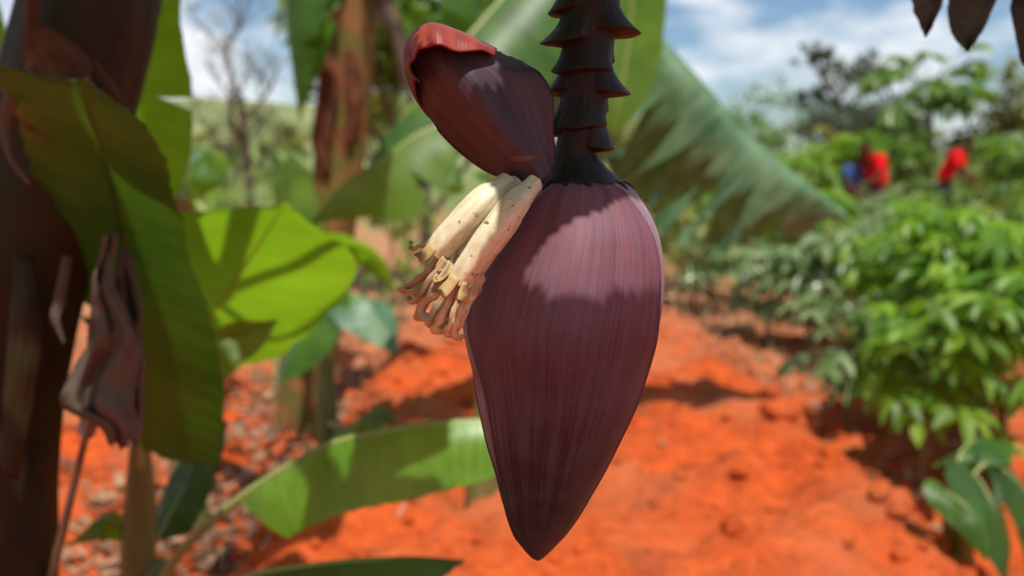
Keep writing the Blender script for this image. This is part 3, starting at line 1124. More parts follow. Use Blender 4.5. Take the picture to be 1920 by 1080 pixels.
for i in range(NX_):
    for j in range(NE_):
        x, e = XM + 0.55 * (i + 0.5) / NX_, -0.98 + 1.40 * (j + 0.5) / NE_
        if not leaf_open(x, e):
            sh.f.append((shade_id(i, j), shade_id(i + 1, j), shade_id(i + 1, j + 1), shade_id(i, j + 1)))
rows = []
for i in range(41):
    e = -0.58 + 1.0 * i / 40
    wd = 0.24 * blade_profile(0.15 + 0.8 * i / 40)
    rows.append([shade_pt(XM - wd * j / 8, e) - SUNV * (0.1 * (j / 8) ** 2) for j in range(9)])
sh.grid(rows, [[(i / 40, j / 8) for j in range(9)] for i in range(41)])
shl = sh.build('leaf', M['leaf_dark'], mother)
m = MB()
m.tube(spline([CROWN, CROWN + Vector((0.16, -0.1, 0.2)), shade_pt(XM, -1.0), shade_pt(XM, -0.6), shade_pt(XM, -0.2), shade_pt(XM, 0.2), shade_pt(XM, 0.42)], 60), [0.016 * (1 - 0.75 * i / 59) for i in range(60)], 8)
m.build('midrib', M['midrib'], shl)
# scorched leaf whose torn tips hang into view at the top
HY = 0.95
sl = MB()
MR = spline([CROWN, CROWN + Vector((0.25, 0.0, 0.38)), W(1350, -560, 1.05), W(1640, -330, HY), W(1850, -200, HY), W(2100, -110, HY)], 60)
strips = [
    [(-210, 1690, 1775), (-60, 1702, 1772), (0, 1708, 1769), (12, 1713, 1766), (22, 1711, 1762), (35, 1720, 1755), (52, 1726, 1748), (62, 1731, 1742), (70, 1733, 1737)],
    [(-210, 1778, 1900), (-60, 1774, 1884), (0, 1778, 1869), (25, 1776, 1858), (45, 1779, 1850), (62, 1783, 1841), (78, 1793, 1829), (90, 1806, 1821), (98, 1812, 1817)],
    [(-190, 1905, 2010), (-60, 1900, 2000), (0, 1897, 1990), (15, 1893, 1985), (50, 1900, 1975), (90, 1908, 1960), (112, 1912, 1940), (125, 1920, 1930)],
]
for q, stp in enumerate(strips):
    L_ = [(a, l) for a, l, r in stp]
    R_ = [(a, r) for a, l, r in stp]
    rows = []
    for i in range(60):
        py = stp[0][0] + (stp[-1][0] - stp[0][0]) * i / 59
        l, r = interp(L_, py), interp(R_, py)
        rows.append([W(l + (r - l) * j / 8 + 1.5 * noise.noise(Vector((i * 0.5, j, q))), py, HY + 0.012 * math.sin(j / 8 * math.pi) + 0.006 * q + 0.004 * math.sin(i * 0.2)) for j in range(9)])
    sl.grid(rows, [[(i / 60, j / 8) for j in range(9)] for i in range(60)])
so = sl.build('scorched_leaf', M['leaf_scorched'], mother)
so['label'] = 'dark scorched leaf tips hanging against the sky'
ss = so.modifiers.new('thickness', 'SOLIDIFY')
ss.thickness = 0.0012
m = MB()
m.tube(MR, [0.013 * (1 - 0.7 * i / 59) for i in range(60)], 8)
m.build('midrib', M['midrib_dead'], so)
# bright blade standing behind the trunk
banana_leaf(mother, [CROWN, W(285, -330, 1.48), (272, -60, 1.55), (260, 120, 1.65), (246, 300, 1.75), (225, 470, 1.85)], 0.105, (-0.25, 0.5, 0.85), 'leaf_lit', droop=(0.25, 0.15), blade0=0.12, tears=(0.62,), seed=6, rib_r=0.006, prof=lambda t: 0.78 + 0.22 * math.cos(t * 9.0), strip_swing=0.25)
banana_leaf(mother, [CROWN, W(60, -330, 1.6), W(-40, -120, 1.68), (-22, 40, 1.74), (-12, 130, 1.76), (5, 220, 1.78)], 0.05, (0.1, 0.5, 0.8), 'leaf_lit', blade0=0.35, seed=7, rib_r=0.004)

# ---- sucker in front: the tall dark leaf, the arching lit leaf and others
sa = gpt(258, 1.62)
sucker = thing('banana_sucker', 'young banana sucker with a tall dark leaf and a long arching leaf', 'banana plant', sa)
pseudostem(sucker, [sa - Vector((0, 0, 0.05)), sa + Vector((0, 0, 0.35)), W(262, 1080, 1.62), W(262, 950, 1.6), W(262, 830, 1.55)], [0.042, 0.036, 0.031, 0.027, 0.016], 'stem_green', 0.4)
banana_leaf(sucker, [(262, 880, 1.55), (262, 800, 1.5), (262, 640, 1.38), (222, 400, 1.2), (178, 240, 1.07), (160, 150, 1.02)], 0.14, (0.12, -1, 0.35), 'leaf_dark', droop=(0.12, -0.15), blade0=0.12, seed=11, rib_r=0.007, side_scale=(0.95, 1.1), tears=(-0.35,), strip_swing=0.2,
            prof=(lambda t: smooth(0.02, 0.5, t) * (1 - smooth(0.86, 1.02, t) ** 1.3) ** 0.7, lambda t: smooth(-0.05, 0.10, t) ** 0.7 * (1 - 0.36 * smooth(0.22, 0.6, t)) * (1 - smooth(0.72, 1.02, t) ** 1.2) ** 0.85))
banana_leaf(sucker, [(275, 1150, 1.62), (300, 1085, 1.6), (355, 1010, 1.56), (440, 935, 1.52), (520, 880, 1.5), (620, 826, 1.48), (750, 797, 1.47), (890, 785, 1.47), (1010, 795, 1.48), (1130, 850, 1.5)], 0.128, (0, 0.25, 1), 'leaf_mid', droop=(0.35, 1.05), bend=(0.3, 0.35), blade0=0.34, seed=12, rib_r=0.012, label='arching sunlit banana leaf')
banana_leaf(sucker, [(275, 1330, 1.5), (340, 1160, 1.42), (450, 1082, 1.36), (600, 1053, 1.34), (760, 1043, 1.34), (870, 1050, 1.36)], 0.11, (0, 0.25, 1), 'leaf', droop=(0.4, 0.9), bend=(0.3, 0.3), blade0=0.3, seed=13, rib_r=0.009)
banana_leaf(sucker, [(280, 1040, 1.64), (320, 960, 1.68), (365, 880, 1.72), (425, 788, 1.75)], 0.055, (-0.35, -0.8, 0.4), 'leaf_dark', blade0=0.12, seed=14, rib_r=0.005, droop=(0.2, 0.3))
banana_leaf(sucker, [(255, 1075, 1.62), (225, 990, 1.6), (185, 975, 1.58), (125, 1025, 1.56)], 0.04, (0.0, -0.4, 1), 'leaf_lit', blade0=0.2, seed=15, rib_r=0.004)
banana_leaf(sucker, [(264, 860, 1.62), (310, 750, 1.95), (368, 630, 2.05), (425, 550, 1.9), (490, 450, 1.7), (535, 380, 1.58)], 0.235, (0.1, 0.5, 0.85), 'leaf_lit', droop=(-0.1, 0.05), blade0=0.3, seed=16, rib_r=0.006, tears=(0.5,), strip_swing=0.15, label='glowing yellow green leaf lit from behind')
banana_leaf(sucker, [(262, 850, 1.58), (330, 720, 1.64), (420, 640, 1.7), (520, 600, 1.75)], 0.06, (0.1, -0.5, 0.85), 'leaf_lit', droop=(0.3, 0.5), blade0=0.35, seed=18, rib_r=0.004)
dl = banana_leaf(sucker, [(70, 1140, 1.25), (100, 1060, 1.25), (140, 900, 1.22), (178, 740, 1.18), (192, 640, 1.16), (190, 520, 1.14)], 0.07, (0.3, -1, 0.1), 'leaf_dead', rib='midrib_dead', droop=(0.5, 0.7), bend=(0.8, 0.9), blade0=0.5, tears=(0.4, -0.3, -0.6, 0.7), seed=17, rib_r=0.009, wave=0.05, name='dead_leaf', strip_swing=0.8, prof=lambda t: 0.5 + 0.5 * math.sin(t * 3.1))

def dead_drape(parent, rows_, seed):
    """A dry crumpled blade hanging in pleats: rows of (photo row, edge column, edge column, metres away)."""
    n, m_ = 70, 40
    b = MB()
    rows = []
    for i in range(n):
        f = i / (n - 1)
        py = rows_[0][0] + (rows_[-1][0] - rows_[0][0]) * f
        l = sm_interp([(q[0], q[1]) for q in rows_], py)
        r_ = sm_interp([(q[0], q[2]) for q in rows_], py)
        Y = sm_interp([(q[0], q[3]) for q in rows_], py)
        row = []
        for j in range(m_):
            t = j / (m_ - 1)
            x = l + (r_ - l) * t + 7 * noise.noise(Vector((f * 5, t * 3, seed)))
            fold = 0.008 * math.sin(t * 11 + seed + 2.2 * noise.noise(Vector((f * 2.5, t, seed)))) * smooth(0.0, 0.35, f) + 0.012 * noise.noise(Vector((f * 7, t * 5, seed + 3)))
            drop = (26 * noise.noise(Vector((t * 6, seed, 1))) + 14 * noise.noise(Vector((t * 21, seed, 4)))) * smooth(0.6, 1.0, f)
            row.append(W(x, py + drop, Y + fold))
        rows.append(row)
    b.grid(rows, [[(j / m_, i / n * 0.4) for j in range(m_)] for i in range(n)])
    o = b.build('dead_leaf', M['leaf_dead'], parent)
    so = o.modifiers.new('thickness', 'SOLIDIFY')
    so.thickness = 0.0012
    return o


dead_drape(sucker, [(440, 196, 222, 1.14), (540, 172, 215, 1.12), (620, 178, 258, 1.11), (700, 132, 262, 1.11), (760, 116, 252, 1.10), (800, 190, 262, 1.10), (835, 205, 258, 1.11)], 3.0)
dead_drape(sucker, [(470, 226, 246, 1.17), (560, 214, 262, 1.16), (660, 226, 268, 1.15), (800, 212, 270, 1.15)], 8.0)
# ---- plant at mid distance with the red brown trunk
pc = gpt(556, 4.7)
plant_c = thing('banana_plant', 'banana plant with a red brown trunk standing behind the sucker', 'banana plant', pc)
pseudostem(plant_c, [pc - Vector((0, 0, 0.05)), W(575, 720, 4.7), W(605, 520, 4.7), W(636, 300, 4.7), W(660, 60, 4.7), W(680, -150, 4.7)], [0.15, 0.135, 0.125, 0.12, 0.11, 0.09], 'stem_brown', 2.2)
dead_flap(plant_c, [(600, 60, 4.56), (612, 160, 4.54), (600, 260, 4.54), (610, 330, 4.55)], [0.03, 0.06, 0.06, 0.03], (-0.2, -1, 0), 'sheath', 8)
dead_flap(plant_c, [(655, 90, 4.58), (665, 180, 4.56), (655, 270, 4.56)], [0.03, 0.05, 0.02], (0.2, -1, 0), 'sheath', 9)
cc = W(680, -150, 4.7)
banana_leaf(plant_c, [cc, W(620, -230, 4.6), W(555, -140, 4.5), (535, 0, 4.45), (545, 110, 4.42), (562, 230, 4.4)], 0.26, (-0.6, 0.2, 0.8), 'leaf', droop=(0.9, 0.9), bend=(0.4, 0.4), tears=(0.4, 0.6, -0.5, -0.75), blade0=0.15, seed=21, rib_r=0.014)
banana_leaf(plant_c, [cc, W(740, -240, 4.6), W(830, -150, 4.5), (890, -20, 4.4), (910, 110, 4.4)], 0.30, (0.5, 0.2, 0.8), 'leaf', droop=(0.8, 0.7), bend=(0.4, 0.4), tears=(0.3, 0.45, 0.7, -0.5, -0.75), blade0=0.15, seed=22, rib_r=0.014)
banana_leaf(plant_c, [cc, W(700, -60, 4.5), (745, 20, 4.45), (770, 110, 4.4), (772, 190, 4.4)], 0.12, (0.5, -0.5, 0.6), 'leaf_dead', rib='midrib_dead', droop=(0.9, 0.9), bend=(0.6, 0.6), tears=(0.3, 0.45, 0.7, -0.5), blade0=0.2, seed=23, name='dead_leaf', rib_r=0.01, wave=0.06)
banana_leaf(plant_c, [cc, W(660, -300, 4.9), W(600, -420, 5.4), W(540, -380, 6.2)], 0.28, (0, 0, 1), 'leaf', droop=(0.4, 0.4), tears=(0.5, -0.6), blade0=0.12, seed=24, rib_r=0.014)
banana_leaf(plant_c, [W(586, 640, 4.62), W(560, 610, 4.3), (525, 640, 4.1), (512, 720, 4.0), (505, 800, 3.95)], 0.05, (-0.3, -0.8, 0.4), 'leaf_dead', rib='midrib', droop=(1.0, 1.0), seed=25, rib_r=0.022, name='dead_leaf')

# ---- low leaves between the sucker and the trunk
sb = gpt(612, 4.1)
sucker_b = thing('banana_sucker', 'low banana sucker with short broad leaves beside the red soil bed', 'banana plant', sb)
pseudostem(sucker_b, [sb - Vector((0, 0, 0.05)), W(612, 780, 4.1), W(612, 640, 4.1)], [0.06, 0.05, 0.03], 'stem_green', 0.9)
banana_leaf(sucker_b, [W(612, 650, 4.1), W(640, 560, 3.95), W(680, 560, 3.85), (712, 600, 3.8), (748, 668, 3.75)], 0.17, (0.5, -0.5, 0.75), 'leaf_blue', droop=(0.35, 0.35), blade0=0.25, seed=31)
banana_leaf(sucker_b, [W(612, 650, 4.1), W(600, 560, 3.95), W(585, 590, 3.8), (560, 650, 3.7), (520, 725, 3.65)], 0.16, (-0.5, -0.6, 0.7), 'leaf', droop=(0.35, 0.35), blade0=0.25, seed=32)
banana_leaf(sucker_b, [W(612, 650, 4.1), W(640, 480, 4.2), (690, 470, 4.2), (745, 545, 4.2)], 0.16, (0.4, 0.5, 0.8), 'leaf_lit', droop=(0.2, 0.2), blade0=0.2, seed=33)
banana_leaf(sucker_b, [W(615, 790, 4.05), (640, 800, 3.5), (690, 782, 3.3), (740, 782, 3.25)], 0.08, (0.1, -0.7, 0.7), 'leaf', droop=(0.4, 0.6), blade0=0.25, seed=34)
banana_leaf(sucker_b, [W(610, 660, 4.1), W(570, 480, 4.3), (540, 340, 4.4), (545, 280, 4.45)], 0.12, (-0.3, -0.6, 0.6), 'leaf_lit', droop=(0.3, 0.3), blade0=0.3, seed=35)

sd_ = gpt(338, 3.4)
sucker_c = thing('banana_sucker', 'blue green banana sucker with low leaves behind the glowing leaf', 'banana plant', sd_)
pseudostem(sucker_c, [sd_ - Vector((0, 0, 0.05)), W(338, 700, 3.4), W(338, 480, 3.4)], [0.06, 0.05, 0.03], 'stem_green', 1.4)
banana_leaf(sucker_c, [W(338, 500, 3.4), W(320, 360, 3.3), (280, 290, 3.2), (215, 270, 3.1)], 0.15, (-0.3, -0.5, 0.8), 'leaf_blue', blade0=0.2, seed=36)
banana_leaf(sucker_c, [W(338, 500, 3.4), W(350, 330, 3.45), (385, 285, 3.5), (430, 345, 3.5)], 0.13, (0.2, -0.6, 0.8), 'leaf_lit', blade0=0.2, seed=37)
banana_leaf(sucker_c, [W(338, 500, 3.4), W(310, 320, 3.6), (330, 270, 3.7), (375, 330, 3.75)], 0.14, (0.1, -0.5, 0.8), 'leaf_blue', blade0=0.25, seed=38)
banana_leaf(sucker_c, [W(338, 500, 3.4), W(420, 400, 3.4), (470, 420, 3.35), (500, 520, 3.3)], 0.16, (0.5, -0.4, 0.8), 'leaf', blade0=0.2, seed=39)

# ---- plant behind the flower: trunk hidden by it, long torn leaf to one side
pd = gpt(1036, 4.0)
plant_d = thing('banana_plant', 'banana plant behind the flower with one long torn leaf slanting down across the sky', 'banana plant', pd)
dc = W(1108, -70, 4.0)
pseudostem(plant_d, [pd - Vector((0, 0, 0.05)), W(1050, 650, 4.0), W(1075, 350, 4.0), W(1095, 100, 4.0), dc], [0.105, 0.095, 0.085, 0.075, 0.06], 'stem_green', 3.1)
banana_leaf(plant_d, [dc, W(1150, -60, 3.95), (1225, 52, 3.9), (1300, 135, 3.85), (1395, 240, 3.8), (1490, 325, 3.72), (1592, 405, 3.65)], 0.66, (0.28, 0.15, 0.9), 'leaf_blue', droop=(0.35, 0.25), bend=(0.5, 1.45), bend_at=(0.14, 0.34), tears=(0.13, 0.18, 0.23, 0.29, 0.34, 0.41, 0.46, 0.53, 0.58, 0.65, 0.70, 0.78, 0.86, -0.4, -0.7), blade0=0.1, seed=41, rib_r=0.018, strip_swing=0.75, wave=0.06, label='long torn leaf with drooping fringes', prof=lambda t: smooth(-0.02, 0.2, t) ** 0.8 * (1 - smooth(0.6, 1.05, t) ** 1.5) ** 0.7)
banana_leaf(plant_d, [dc, W(1150, -150, 3.7), W(1185, -60, 3.5), (1180, 70, 3.45), (1160, 190, 3.4), (1150, 260, 3.4)], 0.13, (0.25, 0.8, 0.55), 'leaf_lit', droop=(0.1, 0.1), blade0=0.2, seed=42, rib_r=0.009)
banana_leaf(plant_d, [dc, W(1060, -120, 3.9), W(1010, -20, 3.8), (1005, 110, 3.75), (1015, 230, 3.7)], 0.10, (-0.3, 0.7, 0.6), 'leaf', droop=(0.2, 0.2), tears=(0.5, -0.6), blade0=0.2, seed=43, rib_r=0.012)
banana_leaf(plant_d, [dc, W(1020, -80, 3.7), W(900, 40, 3.5), (800, 160, 3.35), (715, 270, 3.25), (650, 390, 3.2)], 0.36, (-0.35, -0.1, 0.9), 'leaf', droop=(0.75, 0.4), bend=(0.4, 0.4), tears=(-0.4, -0.7, 0.5), blade0=0.15, seed=44, rib_r=0.016)

# ---- bright leaf above the florets
pe = gpt(905, 3.0)
plant_e = thing('banana_sucker', 'banana sucker behind the florets with one pale sunlit leaf', 'banana plant', pe)
pseudostem(plant_e, [pe - Vector((0, 0, 0.05)), W(925, 700, 3.0), W(930, 480, 3.0), W(925, 400, 3.0)], [0.06, 0.05, 0.04, 0.025], 'stem_green', 1.9)
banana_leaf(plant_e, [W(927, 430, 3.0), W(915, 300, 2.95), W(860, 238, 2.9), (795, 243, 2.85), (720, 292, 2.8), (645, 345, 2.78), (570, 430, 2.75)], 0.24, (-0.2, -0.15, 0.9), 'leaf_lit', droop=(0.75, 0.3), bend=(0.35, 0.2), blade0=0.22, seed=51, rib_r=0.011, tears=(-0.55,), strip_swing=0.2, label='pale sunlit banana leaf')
banana_leaf(plant_e, [W(927, 430, 3.0), W(960, 330, 3.1), (1000, 330, 3.2), (1040, 420, 3.3)], 0.16, (0.3, -0.3, 0.9), 'leaf', blade0=0.2, seed=52)

# ---- plant at the corner beyond the bed
ph = gpt(1800, 2.75)
plant_h = thing('banana_sucker', 'small banana sucker with an orange stem past the far edge of the soil bed', 'banana plant', ph)
M['stem_orange'] = streak_mat('pseudostem_orange', (0.22, 0.10, 0.015), (0.40, 0.20, 0.03), (0.12, 0.14, 0.02), 7, 2.5, 0.55, 0.3, 0.4)
pseudostem(plant_h, [ph - Vector((0, 0, 0.05)), W(1798, 1080, 2.75), W(1792, 960, 2.75), W(1797, 930, 2.75)], [0.05, 0.045, 0.038, 0.022], 'stem_orange', 2.7)
banana_leaf(plant_h, [W(1796, 945, 2.75), W(1825, 890, 2.7), W(1860, 940, 2.6), (1880, 1010, 2.55), (1885, 1090, 2.5)], 0.12, (0.5, -0.6, 0.5), 'leaf_dark', blade0=0.2, seed=61, droop=(0.3, 0.4))
banana_leaf(plant_h, [W(1796, 945, 2.75), W(1850, 870, 2.8), W(1920, 915, 2.8), (1950, 1000, 2.75), (1930, 1080, 2.7)], 0.12, (0.6, -0.5, 0.5), 'leaf_dark', blade0=0.2, seed=62, droop=(0.3, 0.4))
banana_leaf(plant_h, [W(1796, 945, 2.75), W(1800, 850, 2.85), (1850, 820, 2.95), (1920, 850, 3.0)], 0.13, (0.3, 0.5, 0.8), 'leaf', blade0=0.2, seed=63)
banana_leaf(plant_h, [W(1794, 950, 2.75), W(1775, 920, 2.6), (1830, 970, 2.5), (1850, 1050, 2.45)], 0.07, (0.2, -0.8, 0.5), 'leaf', blade0=0.25, seed=64)

# ------------------------------------------------------------------ other plants
def leaflet(mb, base, d, up, ln, wd, droop=0.35):
    d = d.normalized()
    s = d.cross(up)
    s = s.normalized() if s.length > 1e-3 else d.orthogonal().normalized()
    n = s.cross(d)
    pts = [base, base + d * (ln * 0.35) + s * wd - n * 0.02 * ln, base + d * (ln * 0.72) + s * (wd * 0.85) - n * (droop * 0.4 * ln), base + d * ln - n * (droop * ln),
           base + d * (ln * 0.72) - s * (wd * 0.85) - n * (droop * 0.4 * ln), base + d * (ln * 0.35) - s * wd - n * 0.02 * ln]
    i = len(mb.v)
    for p in pts:
        mb.add(p)
    mid = mb.add(base + d * (ln * 0.5) + n * (wd * -0.35 - droop * 0.15 * ln))
    for a in range(6):
        mb.f.append((i + a, i + (a + 1) % 6, mid))


def palmate(mb, p, d, size, r, nlf=6):
    """One palmate leaf: leaflets spread from the end of its stalk."""
    d = d.normalized()
    up = Vector((0, 0, 1))
    s = d.cross(up)
    s = s.normalized() if s.length > 1e-3 else Vector((1, 0, 0))
    tilt = Vector((r.uniform(-0.3, 0.3), r.uniform(-0.3, 0.3), 1)).normalized()
    for q in range(nlf):
        a = (q / (nlf - 1) - 0.5) * 4.0 + r.uniform(-0.1, 0.1)
        dd = d * math.cos(a) + s * math.sin(a) + Vector((0, 0, r.uniform(-0.45, 0.0)))
        leaflet(mb, p, dd, tilt, size * (1 - 0.3 * abs(q / (nlf - 1) - 0.5) * 2) * r.uniform(0.85, 1.1), size * 0.15, r.uniform(0.15, 0.5))


def shrub(name, label, cat, px, Y, top_py, nleaf, size, seed, fol, group, stem_r=0.014, nst=2, low=0.3, spread=0.35, nlf=6):
    r = random.Random(seed)
    g = gpt(px, Y)
    H = max(0.35, W(px, top_py, Y).z - g.z)
    o = thing(name, label, cat, g, group)
    st, fo = MB(), MB()
    tips = []
    for k in range(nst):
        ang = r.uniform(0, 6.28)
        lean = Vector((math.cos(ang), math.sin(ang), 0)) * spread * H * (0.35 if nst > 1 else 0.12)
        P = spline([g - Vector((0, 0, 0.03)), g + lean * 0.3 + Vector((0, 0, H * 0.35)), g + lean * 0.8 + Vector((r.uniform(-.04, .04), r.uniform(-.04, .04), H * 0.68)), g + lean + Vector((0, 0, H * 0.92))], 24)
        st.tube(P, [stem_r * (1 - 0.6 * i / 23) for i in range(24)], 7, True, 0.15, seed + k)
        tips.append(P)
    for i in range(nleaf):
        P = tips[i % nst]
        f = low + (1 - low) * r.random() ** 0.7
        p = P[min(23, int(f * 23))]
        a = i * 2.4 + r.uniform(-0.5, 0.5)
        el = r.uniform(-0.1, 0.8) * (1 if f > 0.6 else 0.5)
        d = Vector((math.cos(a) * math.cos(el), math.sin(a) * math.cos(el), math.sin(el)))
        L_ = size * r.uniform(0.7, 1.5)
        e = p + d * L_ + Vector((0, 0, -0.15 * L_))
        fo.tube([p, p + d * L_ * 0.6, e], [0.004, 0.003, 0.002], 4, False)
        palmate(fo, e, d + Vector((0, 0, -0.5)), size * r.uniform(0.75, 1.15), r, nlf)
    st.build('stem', M['stalk'], o)
    fo.build('foliage', M[fol], o, False)
    return o


def crown_leaves(mb, c, rad, n, size, r, squash=0.75, clumps=8):
    cs = [(Vector(c) + Vector((r.gauss(0, 0.45) * rad, r.gauss(0, 0.45) * rad, r.gauss(0, 0.4) * rad * squash)), rad * r.uniform(0.25, 0.5)) for _ in range(clumps)]
    for i in range(n):
        cc_, cr = cs[i % clumps]
        p = cc_ + Vector((r.gauss(0, 0.5), r.gauss(0, 0.5), r.gauss(0, 0.42))) * cr
        d = Vector((r.uniform(-1, 1), r.uniform(-1, 1), r.uniform(-0.7, 0.5)))
        leaflet(mb, p, d, Vector((r.uniform(-.5, .5), r.uniform(-.5, .5), 1)), size * r.uniform(0.7, 1.3), size * 0.24, 0.3)


def tree(name, label, px, Y, top_py, crown_px, fol, seed, nleaf, size, trunk_r=0.09, bare=False, group=None, clear=0.35, bark='bark', levels=3, clumps=7):
    r = random.Random(seed)
    g = gpt(px, Y)
    H = W(px, top_py, Y).z - g.z
    rad = crown_px * Y / F
    o = thing(name, label, 'tree', g, group)
    tk, cr = MB(), MB()
    ends = []

    def grow(p, d, ln, rr_, lev):
        n = 9
        P = [p]
        for i in range(n - 1):
            d = (d + Vector((r.uniform(-1, 1), r.uniform(-1, 1), r.uniform(-0.5, 0.8))) * (0.16 if lev else 0.07)).normalized()
            P.append(P[-1] + d * ln / (n - 1))
        tk.tube(P, [rr_ * (1 - 0.45 * i / (n - 1)) for i in range(n)], 8 if lev < 2 else 5, lev > 1, 0.1, seed + lev)
        if lev >= levels:
            ends.append((P[-1], d))
            return
        for q in range(r.choice((3, 4)) if lev else 5):
            f = r.uniform(0.55, 1.0) if lev else (0.55 + 0.45 * q / 4)
            a = q * 2.2 + r.uniform(-0.6, 0.6)
            out = Vector((math.cos(a), math.sin(a), r.uniform(0.15, 0.9)))
            nd = (d * 0.6 + out * (0.9 if not lev else 0.7)).normalized()
            grow(P[min(n - 1, int(f * (n - 1)))], nd, ln * r.uniform(0.5, 0.72) if lev else rad * r.uniform(0.7, 1.1), rr_ * 0.45, lev + 1)

    grow(g - Vector((0, 0, 0.05)), Vector((r.uniform(-.06, .06), 0, 1)).normalized(), H * (clear + 0.25), trunk_r, 0)
    tk.build('trunk', M[bark], o)
    if nleaf:
        per = max(1, nleaf // max(1, len(ends)))
        for (e, d) in ends:
            crown_leaves(cr, e, rad * (0.22 if bare else 0.36), per, size, r, 0.7, 2)
        if not bare:
            crown_leaves(cr, g + Vector((0, 0, H - rad * 0.55)), rad * 0.8, nleaf // 2, size, r, 0.6, clumps)
        cr.build('crown', M[fol], o, False)
    return o


# trees farther back
tree('thorn_tree', 'thin half bare thorn tree with fine grey twigs against the pale sky', 478, 11, -120, 120, 'fol_dim', 71, 900, 0.045, 0.075, bare=True, levels=4, clear=0.3)
tree('thorn_tree', 'leaning bare shrub tree beside the pale green field', 425, 15, 40, 70, 'fol_dim', 72, 250, 0.05, 0.06, bare=True, levels=4, clear=0.2)
tree('garden_tree', 'leafy green tree behind the lifted bract', 805, 9.5, -30, 210, 'fol_mid', 73, 7000, 0.12, 0.09, clear=0.3)
tree('garden_tree', 'olive green tree behind the flower stalk', 985, 12, -10, 150, 'fol_olive', 74, 5000, 0.10, 0.09, clear=0.3)
tree('thorn_tree', 'sparse grey green tree, tallest on the open skyline', 1552, 25, 40, 85, 'fol_dim', 75, 3600, 0.13, 0.13, levels=3, clear=0.35, bare=True)
tree('garden_tree', 'rounded olive tree behind the papaya', 1905, 17, 185, 120, 'fol_olive', 76, 3400, 0.13, 0.11)
tree('garden_tree', 'low dark tree under the tall skyline tree', 1590, 21, 195, 110, 'fol_dim', 77, 3200, 0.14, 0.11, clear=0.2)
tree('garden_tree', 'dense green tree between the slanting leaf and the skyline tree', 1400, 30, 285, 110, 'fol_mid', 78, 2200, 0.18, 0.12, clear=0.15)
tree('garden_tree', 'bushy tree far beyond the brown trunk', 720, 24, 150, 110, 'fol_olive', 79, 2400, 0.16, 0.12, clear=0.15)
tree('garden_tree', 'olive bush tree far beyond the flower', 1180, 20, 190, 130, 'fol_olive', 80, 3000, 0.15, 0.12, clear=0.15)

for q, (px, Y, tp, cw, fo, lb_) in enumerate([(345, 62, 238, 34, 'fol_dim', 'dark bush alone on the pale hillside'), (395, 48, 225, 42, 'fol_olive', 'olive bush on the hillside beside the thorn tree'), (560, 55, 215, 50, 'fol_olive', 'hillside bush next to the hanging leaf'), (450, 38, 262, 40, 'fol_mid', 'green bush at the foot of the hill'), (520, 32, 255, 46, 'fol_mid', 'wide green bush before the hill near the brown trunk'), (330, 34, 290, 36, 'fol_olive', 'yellowish bush at the foot of the hill')]):
    tree('bush', lb_, px, Y, tp, cw, fo, 140 + q, 700, cw * Y / F * 0.16, 0.05, clear=0.1, group='bushes on the hillside', levels=2, clumps=5)

# papaya
pg = gpt(1722, 17)
r = random.Random(90)
pap = thing('papaya_tree', 'slim papaya tree with big spread green leaves on the skyline', 'tree', pg)
ptop = W(1740, 165, 17)
b = MB()
b.tube(spline([pg - Vector((0, 0, 0.05)), pg.lerp(ptop, 0.5) + Vector((0.08, 0, 0)), ptop], 20), [0.1 - 0.035 * i / 19 for i in range(20)], 10, True, 0.1)
b.build('trunk', M['bark'], pap)
b = MB()
for i in range(34):
    a = i * 2.4
    el = r.uniform(-0.5, 1.0)
    d = Vector((math.cos(a) * math.cos(el), math.sin(a) * math.cos(el), math.sin(el)))
    L_ = r.uniform(0.6, 1.1)
    p = ptop + Vector((0, 0, r.uniform(-0.45, 0.05)))
    e = p + d * L_
    b.tube([p, p + d * L_ * 0.5 + Vector((0, 0, 0.05)), e], [0.013, 0.01, 0.008], 5, False)
    palmate(b, e, d + Vector((0, 0, -0.6)), r.uniform(0.42, 0.6), r, 8)
b.build('crown', M['fol_mid'], pap, False)

